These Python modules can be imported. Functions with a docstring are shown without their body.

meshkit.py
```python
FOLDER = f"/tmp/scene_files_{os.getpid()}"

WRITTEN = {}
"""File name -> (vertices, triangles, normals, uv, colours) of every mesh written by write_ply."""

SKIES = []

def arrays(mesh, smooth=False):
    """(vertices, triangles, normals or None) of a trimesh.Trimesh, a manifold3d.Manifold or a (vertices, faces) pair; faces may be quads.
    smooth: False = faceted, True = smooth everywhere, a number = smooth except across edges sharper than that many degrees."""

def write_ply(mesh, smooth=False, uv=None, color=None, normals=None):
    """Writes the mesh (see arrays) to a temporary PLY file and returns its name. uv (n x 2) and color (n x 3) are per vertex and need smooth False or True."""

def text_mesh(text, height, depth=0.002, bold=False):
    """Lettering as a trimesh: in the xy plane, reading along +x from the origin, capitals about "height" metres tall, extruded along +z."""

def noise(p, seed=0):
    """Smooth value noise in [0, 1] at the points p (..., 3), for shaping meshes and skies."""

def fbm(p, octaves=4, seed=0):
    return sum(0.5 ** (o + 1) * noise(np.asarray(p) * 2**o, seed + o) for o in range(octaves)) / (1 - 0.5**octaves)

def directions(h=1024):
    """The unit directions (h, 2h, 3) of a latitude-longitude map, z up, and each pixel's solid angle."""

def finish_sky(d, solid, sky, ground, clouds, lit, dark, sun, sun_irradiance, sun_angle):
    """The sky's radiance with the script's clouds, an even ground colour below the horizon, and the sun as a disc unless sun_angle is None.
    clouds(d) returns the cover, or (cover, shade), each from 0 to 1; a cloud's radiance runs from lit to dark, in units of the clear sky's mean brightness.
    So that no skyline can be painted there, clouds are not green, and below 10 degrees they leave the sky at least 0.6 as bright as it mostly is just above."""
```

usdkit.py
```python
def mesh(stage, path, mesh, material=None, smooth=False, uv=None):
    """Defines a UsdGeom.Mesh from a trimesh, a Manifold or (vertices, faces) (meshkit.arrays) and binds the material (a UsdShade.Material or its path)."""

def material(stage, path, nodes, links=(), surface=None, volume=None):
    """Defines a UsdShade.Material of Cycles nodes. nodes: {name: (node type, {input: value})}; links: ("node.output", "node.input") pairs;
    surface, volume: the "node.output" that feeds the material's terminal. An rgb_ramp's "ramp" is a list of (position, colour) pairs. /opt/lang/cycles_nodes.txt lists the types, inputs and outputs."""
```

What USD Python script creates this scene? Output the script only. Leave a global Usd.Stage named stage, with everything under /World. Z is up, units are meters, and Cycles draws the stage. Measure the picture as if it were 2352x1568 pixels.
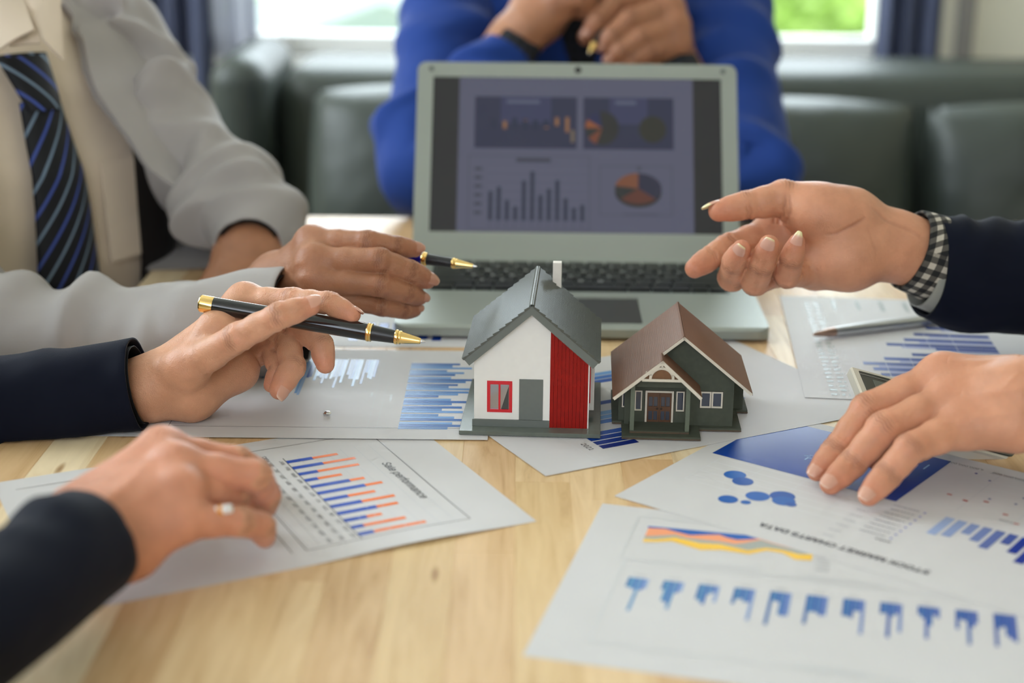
import math, numpy as np, trimesh, usdkit, meshkit
from pxr import Usd, UsdGeom, UsdLux, UsdShade, Gf, Sdf, Vt
from shapely.geometry import Polygon, Point, box as sbox
from shapely.ops import unary_union

stage = Usd.Stage.CreateInMemory()
UsdGeom.SetStageUpAxis(stage, UsdGeom.Tokens.z)
UsdGeom.SetStageMetersPerUnit(stage, 1.0)
UsdGeom.Xform.Define(stage, '/World')
UsdGeom.Scope.Define(stage, '/World/Looks')
RNG = np.random.default_rng(7)

# ------------------------------------------------------------------ camera
F, TH, RO = 3600.0, math.radians(17.2), math.radians(0.55)
TZ = 0.75                                   # table top
EYE = np.array([0.0, 0.0, TZ + 0.40])
_U = np.array([0, math.sin(TH), math.cos(TH)])
FW = np.array([0, math.cos(TH), -math.sin(TH)])
RT = np.array([math.cos(RO), 0, 0]) + math.sin(RO) * _U
UP = np.array([-math.sin(RO), 0, 0]) + math.cos(RO) * _U
cam = UsdGeom.Camera.Define(stage, '/World/camera')
cam.AddTransformOp().Set(Gf.Matrix4d(*RT, 0, *UP, 0, *(-FW), 0, *EYE, 1))
cam.CreateHorizontalApertureAttr(36.0)
cam.CreateVerticalApertureAttr(24.0)
cam.CreateFocalLengthAttr(36.0 * F / 2352)
cam.CreateFStopAttr(3.3)
cam.CreateFocusDistanceAttr(1.15)
cam.CreateClippingRangeAttr(Gf.Vec2f(0.05, 200))
cam.CreateExposureAttr(0.06)

# ------------------------------------------------------------------ sky and daylight
dome = UsdLux.DomeLight.Define(stage, '/World/sky')
dome.CreateIntensityAttr(1.0)
dome_mat = usdkit.material(stage, '/World/Looks/sky_look', {
    'tc': ('texture_coordinate', {}), 'n': ('noise_texture', {'scale': 2.5, 'detail': 4.0}),
    'r': ('rgb_ramp', {'ramp': [(0.35, (0.80, 0.90, 1.05)), (0.65, (1.0, 1.0, 1.0))]}),
    'b': ('background_shader', {'strength': 4.6})},
    [('tc.generated', 'n.vector'), ('n.fac', 'r.fac'), ('r.color', 'b.color')], surface='b.background')
UsdShade.MaterialBindingAPI.Apply(dome.GetPrim()).Bind(dome_mat)


def window_light(name, centre, toward, w, h, power, color):
    """Daylight entering through a window: a soft rectangular light filling the opening, shining along `toward`."""
    l = UsdLux.RectLight.Define(stage, '/World/' + name)
    z = -np.asarray(toward, float) / np.linalg.norm(toward)
    x = np.cross([0, 0, 1.0], z); x /= np.linalg.norm(x); y = np.cross(z, x)
    l.AddTransformOp().Set(Gf.Matrix4d(*x, 0, *y, 0, *z, 0, *centre, 1))
    l.CreateWidthAttr(w); l.CreateHeightAttr(h); l.CreateIntensityAttr(power); l.CreateColorAttr(Gf.Vec3f(*color))
    return l


WALL_Y = 3.0
window_light('back_window_daylight', (0.10, WALL_Y - 0.02, 1.25), (0, -1, -0.05), 1.20, 0.50, 8.0, (0.80, 0.93, 1.0))
window_light('left_window_daylight', (-1.86, 2.0, 1.75), (1, -0.15, -0.10), 1.3, 1.2, 6.0, (0.80, 0.93, 1.0))


# ------------------------------------------------------------------ helpers
def P(x, y, Z):
    """The point of the room seen at picture position (x, y), Z metres deep."""
    return EYE + Z * (FW + (x - 1176) / F * RT - (y - 784) / F * UP)


def G(x, y, h=0.0):
    """The point at height h over the table top seen at (x, y)."""
    d = FW + (x - 1176) / F * RT - (y - 784) / F * UP
    return EYE + d * ((TZ + h - EYE[2]) / d[2])


def S(r, g, b):
    c = np.array([r, g, b], float) / 255
    return tuple(np.where(c <= 0.04045, c / 12.92, ((c + 0.055) / 1.055) ** 2.4))


_used = {}


def path_for(parent, name):
    base = (parent.GetPath().pathString if parent is not None else '/World') + '/' + name
    k = _used.get(base, 0)
    _used[base] = k + 1
    return base if k == 0 else f'{base}_{k:03d}'


def tag(prim, label=None, cat=None, group=None, kind=None):
    for key, val in (('label', label), ('category', cat), ('group', group), ('kind', kind)):
        if val:
            prim.SetCustomDataByKey(key, val)
    return prim


ORIGIN = {}


def thing(name, label, cat, loc=(0, 0, 0), rot=0.0, group=None, kind=None):
    p = path_for(None, name)
    x = UsdGeom.Xform.Define(stage, p)
    x.AddTranslateOp().Set(Gf.Vec3d(*map(float, loc)))
    if rot:
        x.AddRotateZOp().Set(float(rot))
    ORIGIN[p] = np.array(loc, float)
    return tag(x.GetPrim(), label, cat, group, kind)


def obj(name, mesh, mat, parent=None, smooth=False, world=False, col=None, tint=None, label=None, kind=None):
    """One Mesh prim. world=True: the mesh is in room coordinates and is moved into its thing's frame (things with no turn only)."""
    p = path_for(parent, name)
    if hasattr(mesh, 'to_mesh'):
        mm = mesh.to_mesh(); mesh = (mm.vert_properties[:, :3], mm.tri_verts)
    if isinstance(mesh, trimesh.Trimesh):
        mesh = (mesh.vertices, mesh.faces)
    v, f = np.array(mesh[0], float), np.array(mesh[1], int)
    if world and parent is not None:
        v = v - ORIGIN['/'.join(parent.GetPath().pathString.split('/')[:3])]
    m = usdkit.mesh(stage, p, (v, f), mat, smooth=smooth)
    api = UsdGeom.PrimvarsAPI(m)
    if col is not None:
        api.CreatePrimvar('col', Sdf.ValueTypeNames.Color3fArray, 'vertex').Set(Vt.Vec3fArray.FromNumpy(np.asarray(col, np.float32)))
    if tint is not None:
        api.CreatePrimvar('tint', Sdf.ValueTypeNames.FloatArray, 'vertex').Set(Vt.FloatArray.FromNumpy(np.asarray(tint, np.float32)))
    return tag(m.GetPrim(), label, None, None, kind)


def cat(ms):
    vs, fs, n = [], [], 0
    for m in ms:
        v, f = (m.vertices, m.faces) if isinstance(m, trimesh.Trimesh) else m
        f = np.asarray(f)
        if f.shape[1] == 4:
            f = np.vstack([f[:, [0, 1, 2]], f[:, [0, 2, 3]]])
        vs.append(np.asarray(v, float)); fs.append(f + n); n += len(v)
    return np.vstack(vs), np.vstack(fs)


def bx(x0, x1, y0, y1, z0, z1, ch=0.0):
    """A box with chamfered edges."""
    if ch <= 0:
        m = trimesh.creation.box((x1 - x0, y1 - y0, z1 - z0))
        m.apply_translation(((x0 + x1) / 2, (y0 + y1) / 2, (z0 + z1) / 2))
        return m.vertices, m.faces
    pts = []
    c = np.array([(x0 + x1) / 2, (y0 + y1) / 2, (z0 + z1) / 2]); h = np.array([x1 - x0, y1 - y0, z1 - z0]) / 2
    for s in np.ndindex(2, 2, 2):
        s = np.array(s) * 2 - 1
        for k in range(3):
            o = h.copy(); o[[j for j in range(3) if j != k]] -= ch
            pts.append(c + s * o)
    m = trimesh.convex.convex_hull(np.array(pts))
    return m.vertices, m.faces


def prism(poly, z0, z1):
    """Extrudes a shapely polygon (or polygons) from z0 to z1."""
    ms = []
    for g in getattr(poly, 'geoms', [poly]):
        m = trimesh.creation.extrude_polygon(g, z1 - z0, engine='earcut')
        m.apply_translation((0, 0, z0)); ms.append(m)
    return cat(ms)


def xz(mesh, y0):
    """Turns a prism drawn in (x, z) and extruded along z into one standing in the xz plane, from y0 backwards (+y)."""
    v, f = mesh
    v = np.asarray(v)
    return np.stack([v[:, 0], y0 + v[:, 2], v[:, 1]], 1), np.asarray(f)[:, ::-1]


def yz(mesh, x0):
    v, f = mesh
    v = np.asarray(v)
    return np.stack([x0 + v[:, 2], v[:, 0], v[:, 1]], 1), np.asarray(f)


def lathe(profile, n=32):
    """A solid of revolution about z; profile = [(radius, z), ...] from bottom to top."""
    pr = np.array(profile, float)
    a = np.linspace(0, 2 * np.pi, n, endpoint=False)
    v = np.stack([pr[:, None, 0] * np.cos(a), pr[:, None, 0] * np.sin(a), np.broadcast_to(pr[:, None, 1], (len(pr), n))], -1).reshape(-1, 3)
    f = []
    for i in range(len(pr) - 1):
        for j in range(n):
            k = (j + 1) % n
            f += [[i * n + j, i * n + k, (i + 1) * n + k], [i * n + j, (i + 1) * n + k, (i + 1) * n + j]]
    v = np.vstack([v, [[0, 0, pr[0, 1]], [0, 0, pr[-1, 1]]]])
    b, t = len(v) - 2, len(v) - 1
    for j in range(n):
        k = (j + 1) % n
        f += [[b, k, j], [t, (len(pr) - 1) * n + j, (len(pr) - 1) * n + k]]
    return v, np.array(f)


def aim(mesh, a, b):
    """Moves a mesh built along +z from the origin so that it runs from a towards b."""
    a, b = np.asarray(a, float), np.asarray(b, float)
    z = (b - a) / np.linalg.norm(b - a)
    x = np.cross([0, 0, 1.0], z) if abs(z[2]) < 0.99 else np.array([1.0, 0, 0])
    x /= np.linalg.norm(x); y = np.cross(z, x)
    return np.asarray(mesh[0]) @ np.array([x, y, z]) + a, mesh[1]


def moved(mesh, t=(0, 0, 0), rz=0.0):
    c, s = math.cos(rz), math.sin(rz)
    return np.asarray(mesh[0]) @ np.array([[c, s, 0], [-s, c, 0], [0, 0, 1]]) + np.asarray(t), mesh[1]


def grid(nx, ny, fn, thick=0.0, back=None):
    """A sheet fn(s, t) -> points over s, t in [0, 1]; with `thick` closed into a solid along its normals (or along `back`)."""
    s, t = np.meshgrid(np.linspace(0, 1, nx + 1), np.linspace(0, 1, ny + 1), indexing='ij')
    v = np.asarray(fn(s, t), float)
    idx = np.arange((nx + 1) * (ny + 1)).reshape(nx + 1, ny + 1)
    q = np.stack([idx[:-1, :-1], idx[1:, :-1], idx[1:, 1:], idx[:-1, 1:]], -1).reshape(-1, 4)
    f = np.vstack([q[:, [0, 1, 2]], q[:, [0, 2, 3]]])
    if thick <= 0:
        return v.reshape(-1, 3), f
    du, dv = np.gradient(v, axis=0), np.gradient(v, axis=1)
    n = np.cross(du, dv); n /= np.maximum(np.linalg.norm(n, axis=-1, keepdims=True), 1e-12)
    if back is not None:
        n = np.broadcast_to(-np.asarray(back, float), n.shape)
    w = v - n * thick
    N = idx.size
    rim = np.concatenate([idx[:-1, 0], idx[-1, :-1], idx[:0:-1, -1], idx[0, :0:-1]])
    r2 = np.roll(rim, -1)
    side = np.vstack([np.stack([rim, rim + N, r2 + N], 1), np.stack([rim, r2 + N, r2], 1)])
    return np.vstack([v.reshape(-1, 3), w.reshape(-1, 3)]), np.vstack([f, f[:, ::-1] + N, side])


def unit(v):
    v = np.asarray(v, float)
    return v / np.linalg.norm(v)


# ------------------------------------------------------------------ materials
def look(name, color, rough=0.5, vary=0.0, scale=40.0, bump=0.0, bscale=200.0, **kw):
    """A principled material with an uneven tone and a fine relief."""
    nodes = {'p': ('principled_bsdf', {'base_color': color, 'roughness': rough, **kw})}
    links = []
    if vary or bump:
        nodes['tc'] = ('texture_coordinate', {})
    if vary:
        nodes['n'] = ('noise_texture', {'scale': scale, 'detail': 4.0})
        c = np.array(color)
        nodes['r'] = ('rgb_ramp', {'ramp': [(0.3, tuple(c * (1 - vary))), (0.7, tuple(np.minimum(c * (1 + vary), 1)))]})
        links += [('tc.object', 'n.vector'), ('n.fac', 'r.fac'), ('r.color', 'p.base_color')]
    if bump:
        nodes['nb'] = ('noise_texture', {'scale': bscale, 'detail': 3.0})
        nodes['b'] = ('bump', {'distance': bump, 'strength': 1.0})
        links += [('tc.object', 'nb.vector'), ('nb.fac', 'b.height'), ('b.normal', 'p.normal')]
    return usdkit.material(stage, '/World/Looks/' + name, nodes, links, surface='p.BSDF')


def metal(name, color, rough=0.2):
    return usdkit.material(stage, '/World/Looks/' + name, {'p': ('principled_bsdf', {'base_color': color, 'metallic': 1.0, 'roughness': rough})}, surface='p.BSDF')


def printed(name, rough, spec, coat=0.0):
    """Ink: the colour of each printed mark is in the primvar `col`."""
    return usdkit.material(stage, '/World/Looks/' + name, {
        'a': ('attribute', {'attribute': 'col'}), 'tc': ('texture_coordinate', {}),
        'n': ('noise_texture', {'scale': 2200.0, 'detail': 2.0}), 'b': ('bump', {'distance': 0.00002, 'strength': 0.5}),
        'p': ('principled_bsdf', {'roughness': rough, 'specular_ior_level': spec, 'coat_weight': coat, 'coat_roughness': 0.2})},
        [('a.color', 'p.base_color'), ('tc.object', 'n.vector'), ('n.fac', 'b.height'), ('b.normal', 'p.normal')], surface='p.BSDF')


M = {}
M['paper'] = look('paper', S(204, 202, 202), 0.55, 0.012, 30, 0.00003, 900, specular_ior_level=0.22)
M['ink'] = printed('ink', 0.34, 0.20)
M['wall'] = look('wall_paint', S(226, 221, 200), 0.7, 0.03, 3)
M['wall_dim'] = look('wall_paint_green', S(178, 180, 156), 0.7, 0.03, 3)
M['floor'] = look('floor_boards', S(120, 92, 66), 0.4, 0.2, 5)
M['ceiling'] = look('ceiling_paint', S(236, 234, 228), 0.8)
M['white_frame'] = look('window_frame_white', S(235, 236, 232), 0.35)
M['glass'] = usdkit.material(stage, '/World/Looks/pane_glass', {
    'f': ('fresnel', {'IOR': 1.45}), 't': ('transparent_bsdf', {'color': (0.96, 0.98, 0.97)}), 'g': ('glossy_bsdf', {'color': (1, 1, 1), 'roughness': 0.02}), 'm': ('mix_closure', {})},
    [('f.fac', 'm.fac'), ('t.BSDF', 'm.closure1'), ('g.BSDF', 'm.closure2')], surface='m.closure')
M['black'] = look('black_plastic', S(24, 24, 25), 0.35)
M['gold'] = metal('polished_gold', (0.95, 0.66, 0.25), 0.16)
M['steel'] = metal('polished_steel', (0.75, 0.75, 0.76), 0.18)


def wood(name, tone, k):
    t = np.array(tone)
    return usdkit.material(stage, '/World/Looks/' + name, {
        'tc': ('texture_coordinate', {}), 'm': ('mapping', {'scale': (26.0, 2.2, 26.0), 'location': (k * 3.7, k * 1.3, 0)}),
        'n': ('noise_texture', {'scale': 3.0, 'detail': 6.0, 'roughness': 0.62, 'distortion': 1.1}),
        'r': ('rgb_ramp', {'ramp': [(0.22, tuple(t * (0.62, 0.52, 0.42))), (0.42, tuple(t * (0.90, 0.86, 0.80))), (0.58, tuple(t)), (0.8, tuple(np.minimum(t * 1.10, 1)))]}),
        'm2': ('mapping', {'scale': (60.0, 14.0, 60.0), 'location': (k * 1.7, k, 0)}), 'v': ('voronoi_texture', {'scale': 0.55, 'randomness': 1.0}),
        'vr': ('rgb_ramp', {'ramp': [(0.0, (0.30, 0.20, 0.13)), (0.05, (0.55, 0.44, 0.34)), (0.11, (1, 1, 1)), (1.0, (1, 1, 1))]}),
        'mx': ('mix', {'mix_type': 'multiply', 'fac': 0.9}),
        'b': ('bump', {'distance': 0.0001, 'strength': 0.5}), 'p': ('principled_bsdf', {'roughness': 0.42, 'specular_ior_level': 0.3})},
        [('tc.object', 'm.vector'), ('m.vector', 'n.vector'), ('n.fac', 'r.fac'), ('tc.object', 'm2.vector'), ('m2.vector', 'v.vector'), ('v.distance', 'vr.fac'),
         ('r.color', 'mx.color1'), ('vr.color', 'mx.color2'), ('mx.color', 'p.base_color'), ('n.fac', 'b.height'), ('b.normal', 'p.normal')], surface='p.BSDF')


WOODS = [wood('wood_%d' % k, t, k) for k, t in enumerate([S(224, 199, 156), S(212, 178, 134), S(232, 212, 176), S(206, 170, 126), S(222, 192, 148), S(216, 186, 140)])]
# ================================================================== the room
def struct(name, mesh, mat, parent=None, smooth=False):
    return tag(obj(name, mesh, mat, parent, smooth), kind='structure' if parent is None else None)


SILL, HEAD = 0.785, 1.52
struct('floor', bx(-1.9, 1.9, -1.8, WALL_Y, -0.05, 0.0), M['floor'])
struct('ceiling', bx(-1.9, 1.9, -1.8, WALL_Y, 2.6, 2.66), M['ceiling'])
W1, W2 = (-0.600, 0.060), (0.115, 0.715)      # the two openings in the back wall
back = cat([bx(-1.9, 1.9, WALL_Y, WALL_Y + 0.12, 0, SILL), bx(-1.9, 1.9, WALL_Y, WALL_Y + 0.12, HEAD, 2.6), bx(-1.9, W1[0], WALL_Y, WALL_Y + 0.12, SILL, HEAD),
            bx(W1[1], W2[0], WALL_Y, WALL_Y + 0.12, SILL, HEAD), bx(W2[1], 1.9, WALL_Y, WALL_Y + 0.12, SILL, HEAD)])
struct('wall_back', back, M['wall'])
struct('wall_left', cat([bx(-2.0, -1.9, -1.8, 3.12, 0, 1.1), bx(-2.0, -1.9, -1.8, 3.12, 2.4, 2.66), bx(-2.0, -1.9, -1.8, 1.3, 1.1, 2.4), bx(-2.0, -1.9, 2.7, 3.12, 1.1, 2.4)]), M['wall_dim'])
struct('wall_right', bx(1.9, 2.0, -1.8, 3.12, 0, 2.66), M['wall'])
struct('wall_front', cat([bx(-2.0, 2.0, -1.92, -1.8, 0, 1.1), bx(-2.0, 2.0, -1.92, -1.8, 2.45, 2.66), bx(-2.0, -1.75, -1.92, -1.8, 1.1, 2.45), bx(.35, 2.0, -1.92, -1.8, 1.1, 2.45)]), M['wall'])
for n, (a, b) in enumerate((W1, W2), 1):
    w = thing('window_%d' % n, None, None, (a, WALL_Y, SILL), kind='structure')
    ww, hh = b - a, HEAD - SILL
    obj('window_frame', cat([bx(0, ww, .03, .09, 0, .035), bx(0, ww, .03, .09, hh - .035, hh), bx(0, .03, .03, .09, 0, hh), bx(ww - .03, ww, .03, .09, 0, hh)]), M['white_frame'], w)
    obj('pane', bx(.03, ww - .03, .055, .059, .035, hh - .035), M['glass'], w)
    obj('sill', bx(-.02, ww + .02, -.03, .03, -.02, .0), M['white_frame'], w)
struct('trim_1', bx(0.83, 0.862, WALL_Y - 0.018, WALL_Y, 0.0, 2.6, .003), look('trim_grey', S(150, 146, 140), .5))


def curtain(name, label, mat, x0, x1, y, z0, z1, waves, amp, seed):
    t = thing(name, label, 'curtain', ((x0 + x1) / 2, y, z0))

    def fn(s, u):
        x = (s - .5) * (x1 - x0)
        d = amp * (np.sin(s * waves * 2 * np.pi + seed) + .35 * np.sin(s * waves * 4.7 * np.pi + 2 * seed + 2 * u)) * (1.1 - .35 * u)
        return np.stack([x, d, u * (z1 - z0)], -1)
    obj('drape', grid(int(waves * 16), 14, fn, .002), mat, t, smooth=60)
    obj('rod', aim(lathe([(.011, 0), (.011, x1 - x0 + .02)], 12), (-(x1 - x0) / 2 - .01, 0, z1 - z0 + .012), ((x1 - x0) / 2, 0, z1 - z0 + .012)), M['steel'], t)


cur = look('curtain_cloth', S(78, 84, 108), .85, .08, 9, .0004, 400)
sheer = usdkit.material(stage, '/World/Looks/sheer_cloth', {'d': ('diffuse_bsdf', {'color': S(200, 202, 210)}), 't': ('translucent_bsdf', {'color': S(200, 204, 214)}), 'm': ('mix_closure', {'fac': .35}), 'x': ('transparent_bsdf', {'color': (1, 1, 1)}), 'm2': ('mix_closure', {'fac': .10})},
    [('d.BSDF', 'm.closure1'), ('t.BSDF', 'm.closure2'), ('m.closure', 'm2.closure1'), ('x.BSDF', 'm2.closure2')], surface='m2.closure')
curtain('curtain', 'dark slate blue curtain at far left beside the grey suited man', cur, -.720, -.566, 2.95, .06, 1.66, 3, .022, 1.0)
curtain('curtain', 'pale sheer curtain between the dark curtain and the left window', sheer, -.562, -.480, 2.965, .06, 1.66, 2.5, .012, .4)
curtain('curtain', 'slate blue curtain at the right end of the window above the sofa', cur, .672, .792, 2.95, .06, 1.66, 3, .018, 2.2)

# ------------------------------------------------------------------ sofa and its loose cushions
leather = look('green_grey_leather', S(54, 61, 55), .48, .10, 6, .0009, 90)


def pillow(w, d, h, pinch=.30, seed=0, n=30, puff=1.0):
    """A stuffed leather cushion standing on its edge: w wide, h high, d thick, with puckered corners."""
    a, b = np.meshgrid(np.linspace(-1, 1, n), np.linspace(-1, 1, n), indexing='ij')
    out = []
    for side in (-1, 1):
        t = np.clip(1 - np.abs(a) ** 3.2, 0, 1) ** .55 * np.clip(1 - np.abs(b) ** 3.2, 0, 1) ** .55 * puff
        x = a * w / 2 * (1 - .05 * b ** 2 * np.abs(a))
        z = b * h / 2 * (1 - .07 * a ** 2 * np.abs(b))
        wr = .010 * (meshkit.fbm(np.stack([a * 2.4 + seed, b * 2.4, a * 0 + side], -1), 3, seed) - .5) * 2
        wr = wr + .007 * np.sin(9 * a + 5 * b + seed) * np.clip(b, 0, 1) ** 2
        out.append((np.stack([x, side * (t * d / 2 + .004) + side * wr * t, z], -1).reshape(-1, 3), side))
    idx = np.arange(n * n).reshape(n, n)
    q = np.stack([idx[:-1, :-1], idx[1:, :-1], idx[1:, 1:], idx[:-1, 1:]], -1).reshape(-1, 4)
    rim = np.concatenate([idx[:-1, 0], idx[-1, :-1], idx[:0:-1, -1], idx[0, :0:-1]]); r2 = np.roll(rim, -1)
    v = np.vstack([o[0] for o in out]); N = n * n
    f = np.vstack([q, q[:, ::-1] + N, np.stack([rim + N, r2 + N, r2, rim], 1)])
    return v, np.vstack([f[:, [0, 1, 2]], f[:, [0, 2, 3]]])


def rounded(x0, x1, y0, y1, z0, z1, r, n=5):
    import manifold3d as m3
    sp = m3.Manifold.sphere(r, 4 * n)
    pts = [sp.translate((x, y, z)) for x in (x0 + r, x1 - r) for y in (y0 + r, y1 - r) for z in (z0 + r, z1 - r)]
    h = m3.Manifold.batch_hull(pts).to_mesh()
    return h.vert_properties[:, :3], h.tri_verts


sofa = thing('sofa', 'grey green leather corner sofa along the window wall behind the table', 'sofa', (0.3, 2.6, 0))
obj('backrest', rounded(-.70, 1.5, .0, .29, .06, .812, .06), leather, sofa, 50)
obj('seat', rounded(-.68, 1.5, -.52, .06, .06, .42, .05), leather, sofa, 50)
obj('armrest', rounded(-.80, -.70, -.06, .30, .02, .835, .045), leather, sofa, 50)
obj('armrest', rounded(1.42, 1.58, -.52, .34, .02, .66, .06), leather, sofa, 50)
for x in (-.6, 1.4):
    for y in (-.42, .26):
        obj('leg', bx(x - .02, x + .02, y - .02, y + .02, 0, .07, .003), M['black'], sofa)


def cushion(label, x, y, w, h, d, tilt, seed, z0=.422):
    t = thing('cushion', label, 'cushion', (x, y, z0), 0, 'loose cushions leaning on the sofa back')
    v, f = pillow(w, d, h, seed=seed)
    c, s = math.cos(tilt), math.sin(tilt)
    v = v @ np.array([[1, 0, 0], [0, c, s], [0, -s, c]]).T + (0, 0, h / 2 + .01)
    obj('cover', (v, f), leather, t, 40)


cushion('grey green leather cushion on the sofa left of the man in blue', -.125, 2.46, .40, .375, .19, .16, 3)
cushion('grey green leather cushion on the sofa just right of the man in blue', .42, 2.46, .44, .36, .19, .16, 9)
cushion('grey green leather cushion at the right end of the sofa, nearest the frame edge', .875, 2.44, .46, .36, .20, .16, 14)

# ------------------------------------------------------------------ outside the window
lawn = look('outdoor_grass', S(120, 150, 80), .9, .2, 2)
struct('ground', bx(-30, 30, WALL_Y + .13, 60, -3.05, -3.0), lawn)
rail = thing('balcony_railing', 'white balcony railing outside the windows', 'railing', (0.1, 4.4, .2))
white = look('white_paint', S(244, 244, 240), .5)
obj('top_rail', bx(-2.6, 2.6, -.05, .05, .405, .475, .005), white, rail)
obj('lower_rail', bx(-2.6, 2.6, -.04, .04, .285, .345, .005), white, rail)
obj('slab', bx(-2.6, 2.6, -1.25, .06, .20, .262, .004), white, rail)
for k in range(7):
    x = -2.4 + .72 * k + .06
    obj('post', bx(x - .05, x + .05, -.05, .05, .262, .405, .004), white, rail)
nb = thing('neighbour_house', 'pale house with a grey gabled roof seen through the left window', 'house', (-1.75, 17.5, -3.0), 10)
obj('wall', bx(-2.4, 2.2, -2, 2, 0, 1.9), look('pale_render', S(236, 236, 230), .8), nb)
obj('roof', xz(prism(Polygon([(-2.7, 1.85), (2.4, 1.85), (.1, 2.82)]), 0, 4.6), -2.3), look('grey_roof', S(120, 132, 126), .7), nb)
obj('window', bx(-.6, .6, -2.04, -1.98, .6, 1.5), M['glass'], nb)
leaf = usdkit.material(stage, '/World/Looks/leaf', {
    'o': ('geometry', {}), 'r': ('rgb_ramp', {'ramp': [(0, S(140, 168, 84)), (.5, S(192, 210, 130)), (1, S(226, 234, 190))]}),
    'p': ('principled_bsdf', {'roughness': .5}), 't': ('translucent_bsdf', {}), 'm': ('mix_closure', {'fac': .4})},
    [('o.random_per_island', 'r.fac'), ('r.color', 'p.base_color'), ('r.color', 't.color'), ('p.BSDF', 'm.closure1'), ('t.BSDF', 'm.closure2')], surface='m.closure')
bark = look('bark', S(90, 74, 58), .9, .2, 8, .004, 30)


def tree(label, x, y, z0, h, r, seed, n=2600):
    g = np.random.default_rng(seed)
    t = thing('tree', label, 'tree', (x, y, z0), 0, 'greenery outside the window')
    d = g.normal(size=(n, 3)); d /= np.linalg.norm(d, axis=1, keepdims=True)
    lob = 1 + .25 * np.sin(3 * d[:, 0] + seed) * np.cos(4 * d[:, 1]) + .15 * np.sin(7 * d[:, 2] + seed)
    c = d * (r * lob * g.uniform(.55, 1, n) ** .5)[:, None] * (1, 1, .85) + (0, 0, h)
    a = g.normal(size=(n, 3)); a /= np.linalg.norm(a, axis=1, keepdims=True)
    b = np.cross(a, g.normal(size=(n, 3))); b /= np.linalg.norm(b, axis=1, keepdims=True)
    L, w = .16, .07
    v = np.stack([c - a * L, c + b * w, c + a * L, c - b * w], 1).reshape(-1, 3)
    i = np.arange(n)[:, None] * 4
    f = np.vstack([i + [0, 1, 2], i + [0, 2, 3]])
    obj('foliage', (v, f), leaf, t, kind='stuff')
    obj('trunk', lathe([(.16, 0), (.11, h * .5), (.05, h)], 10), bark, t)


tree('light green leafy tree seen through the right window beside the curtain', 3.15, 13.0, -3.0, 2.3, 1.35, 4)
tree('pale green tree seen through the right window beside the blue shoulder', 2.1, 15.5, -3.0, 2.35, 1.05, 8)
tree('low green shrub below the railing in the right window', 1.75, 9.0, -3.0, 1.9, 1.1, 12)

# ================================================================== the table: finger-jointed staves
table = thing('table', 'pale wooden meeting table of finger jointed staves covered with papers', 'table', (0, 0, 0))
TX0, TX1, TY0, TY1 = -.362, .72, .30, 1.775
g = np.random.default_rng(3)
x, SW = TX0, .0365
while x < TX1 - 1e-6:
    x1 = min(x + SW, TX1)
    y = TY0 - g.uniform(0, .3)
    while y < TY1 - 1e-6:
        y1 = y + g.uniform(.24, .46)
        a, b = max(y, TY0), min(y1, TY1)
        if TY1 - b < .06:
            b = TY1; y1 = TY1
        if b - a > .01:
            obj('stave', bx(x, x1, a, b, TZ - .032, TZ, .00025), WOODS[int(g.integers(0, len(WOODS)))], table)
        y = y1
    x = x1
legm = look('table_leg_white', S(225, 222, 215), .4)
obj('apron', cat([bx(TX0 + .05, TX1 - .05, TY0 + .05, TY0 + .075, TZ - .10, TZ - .032), bx(TX0 + .05, TX1 - .05, TY1 - .075, TY1 - .05, TZ - .10, TZ - .032)]), WOODS[1], table)
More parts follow.
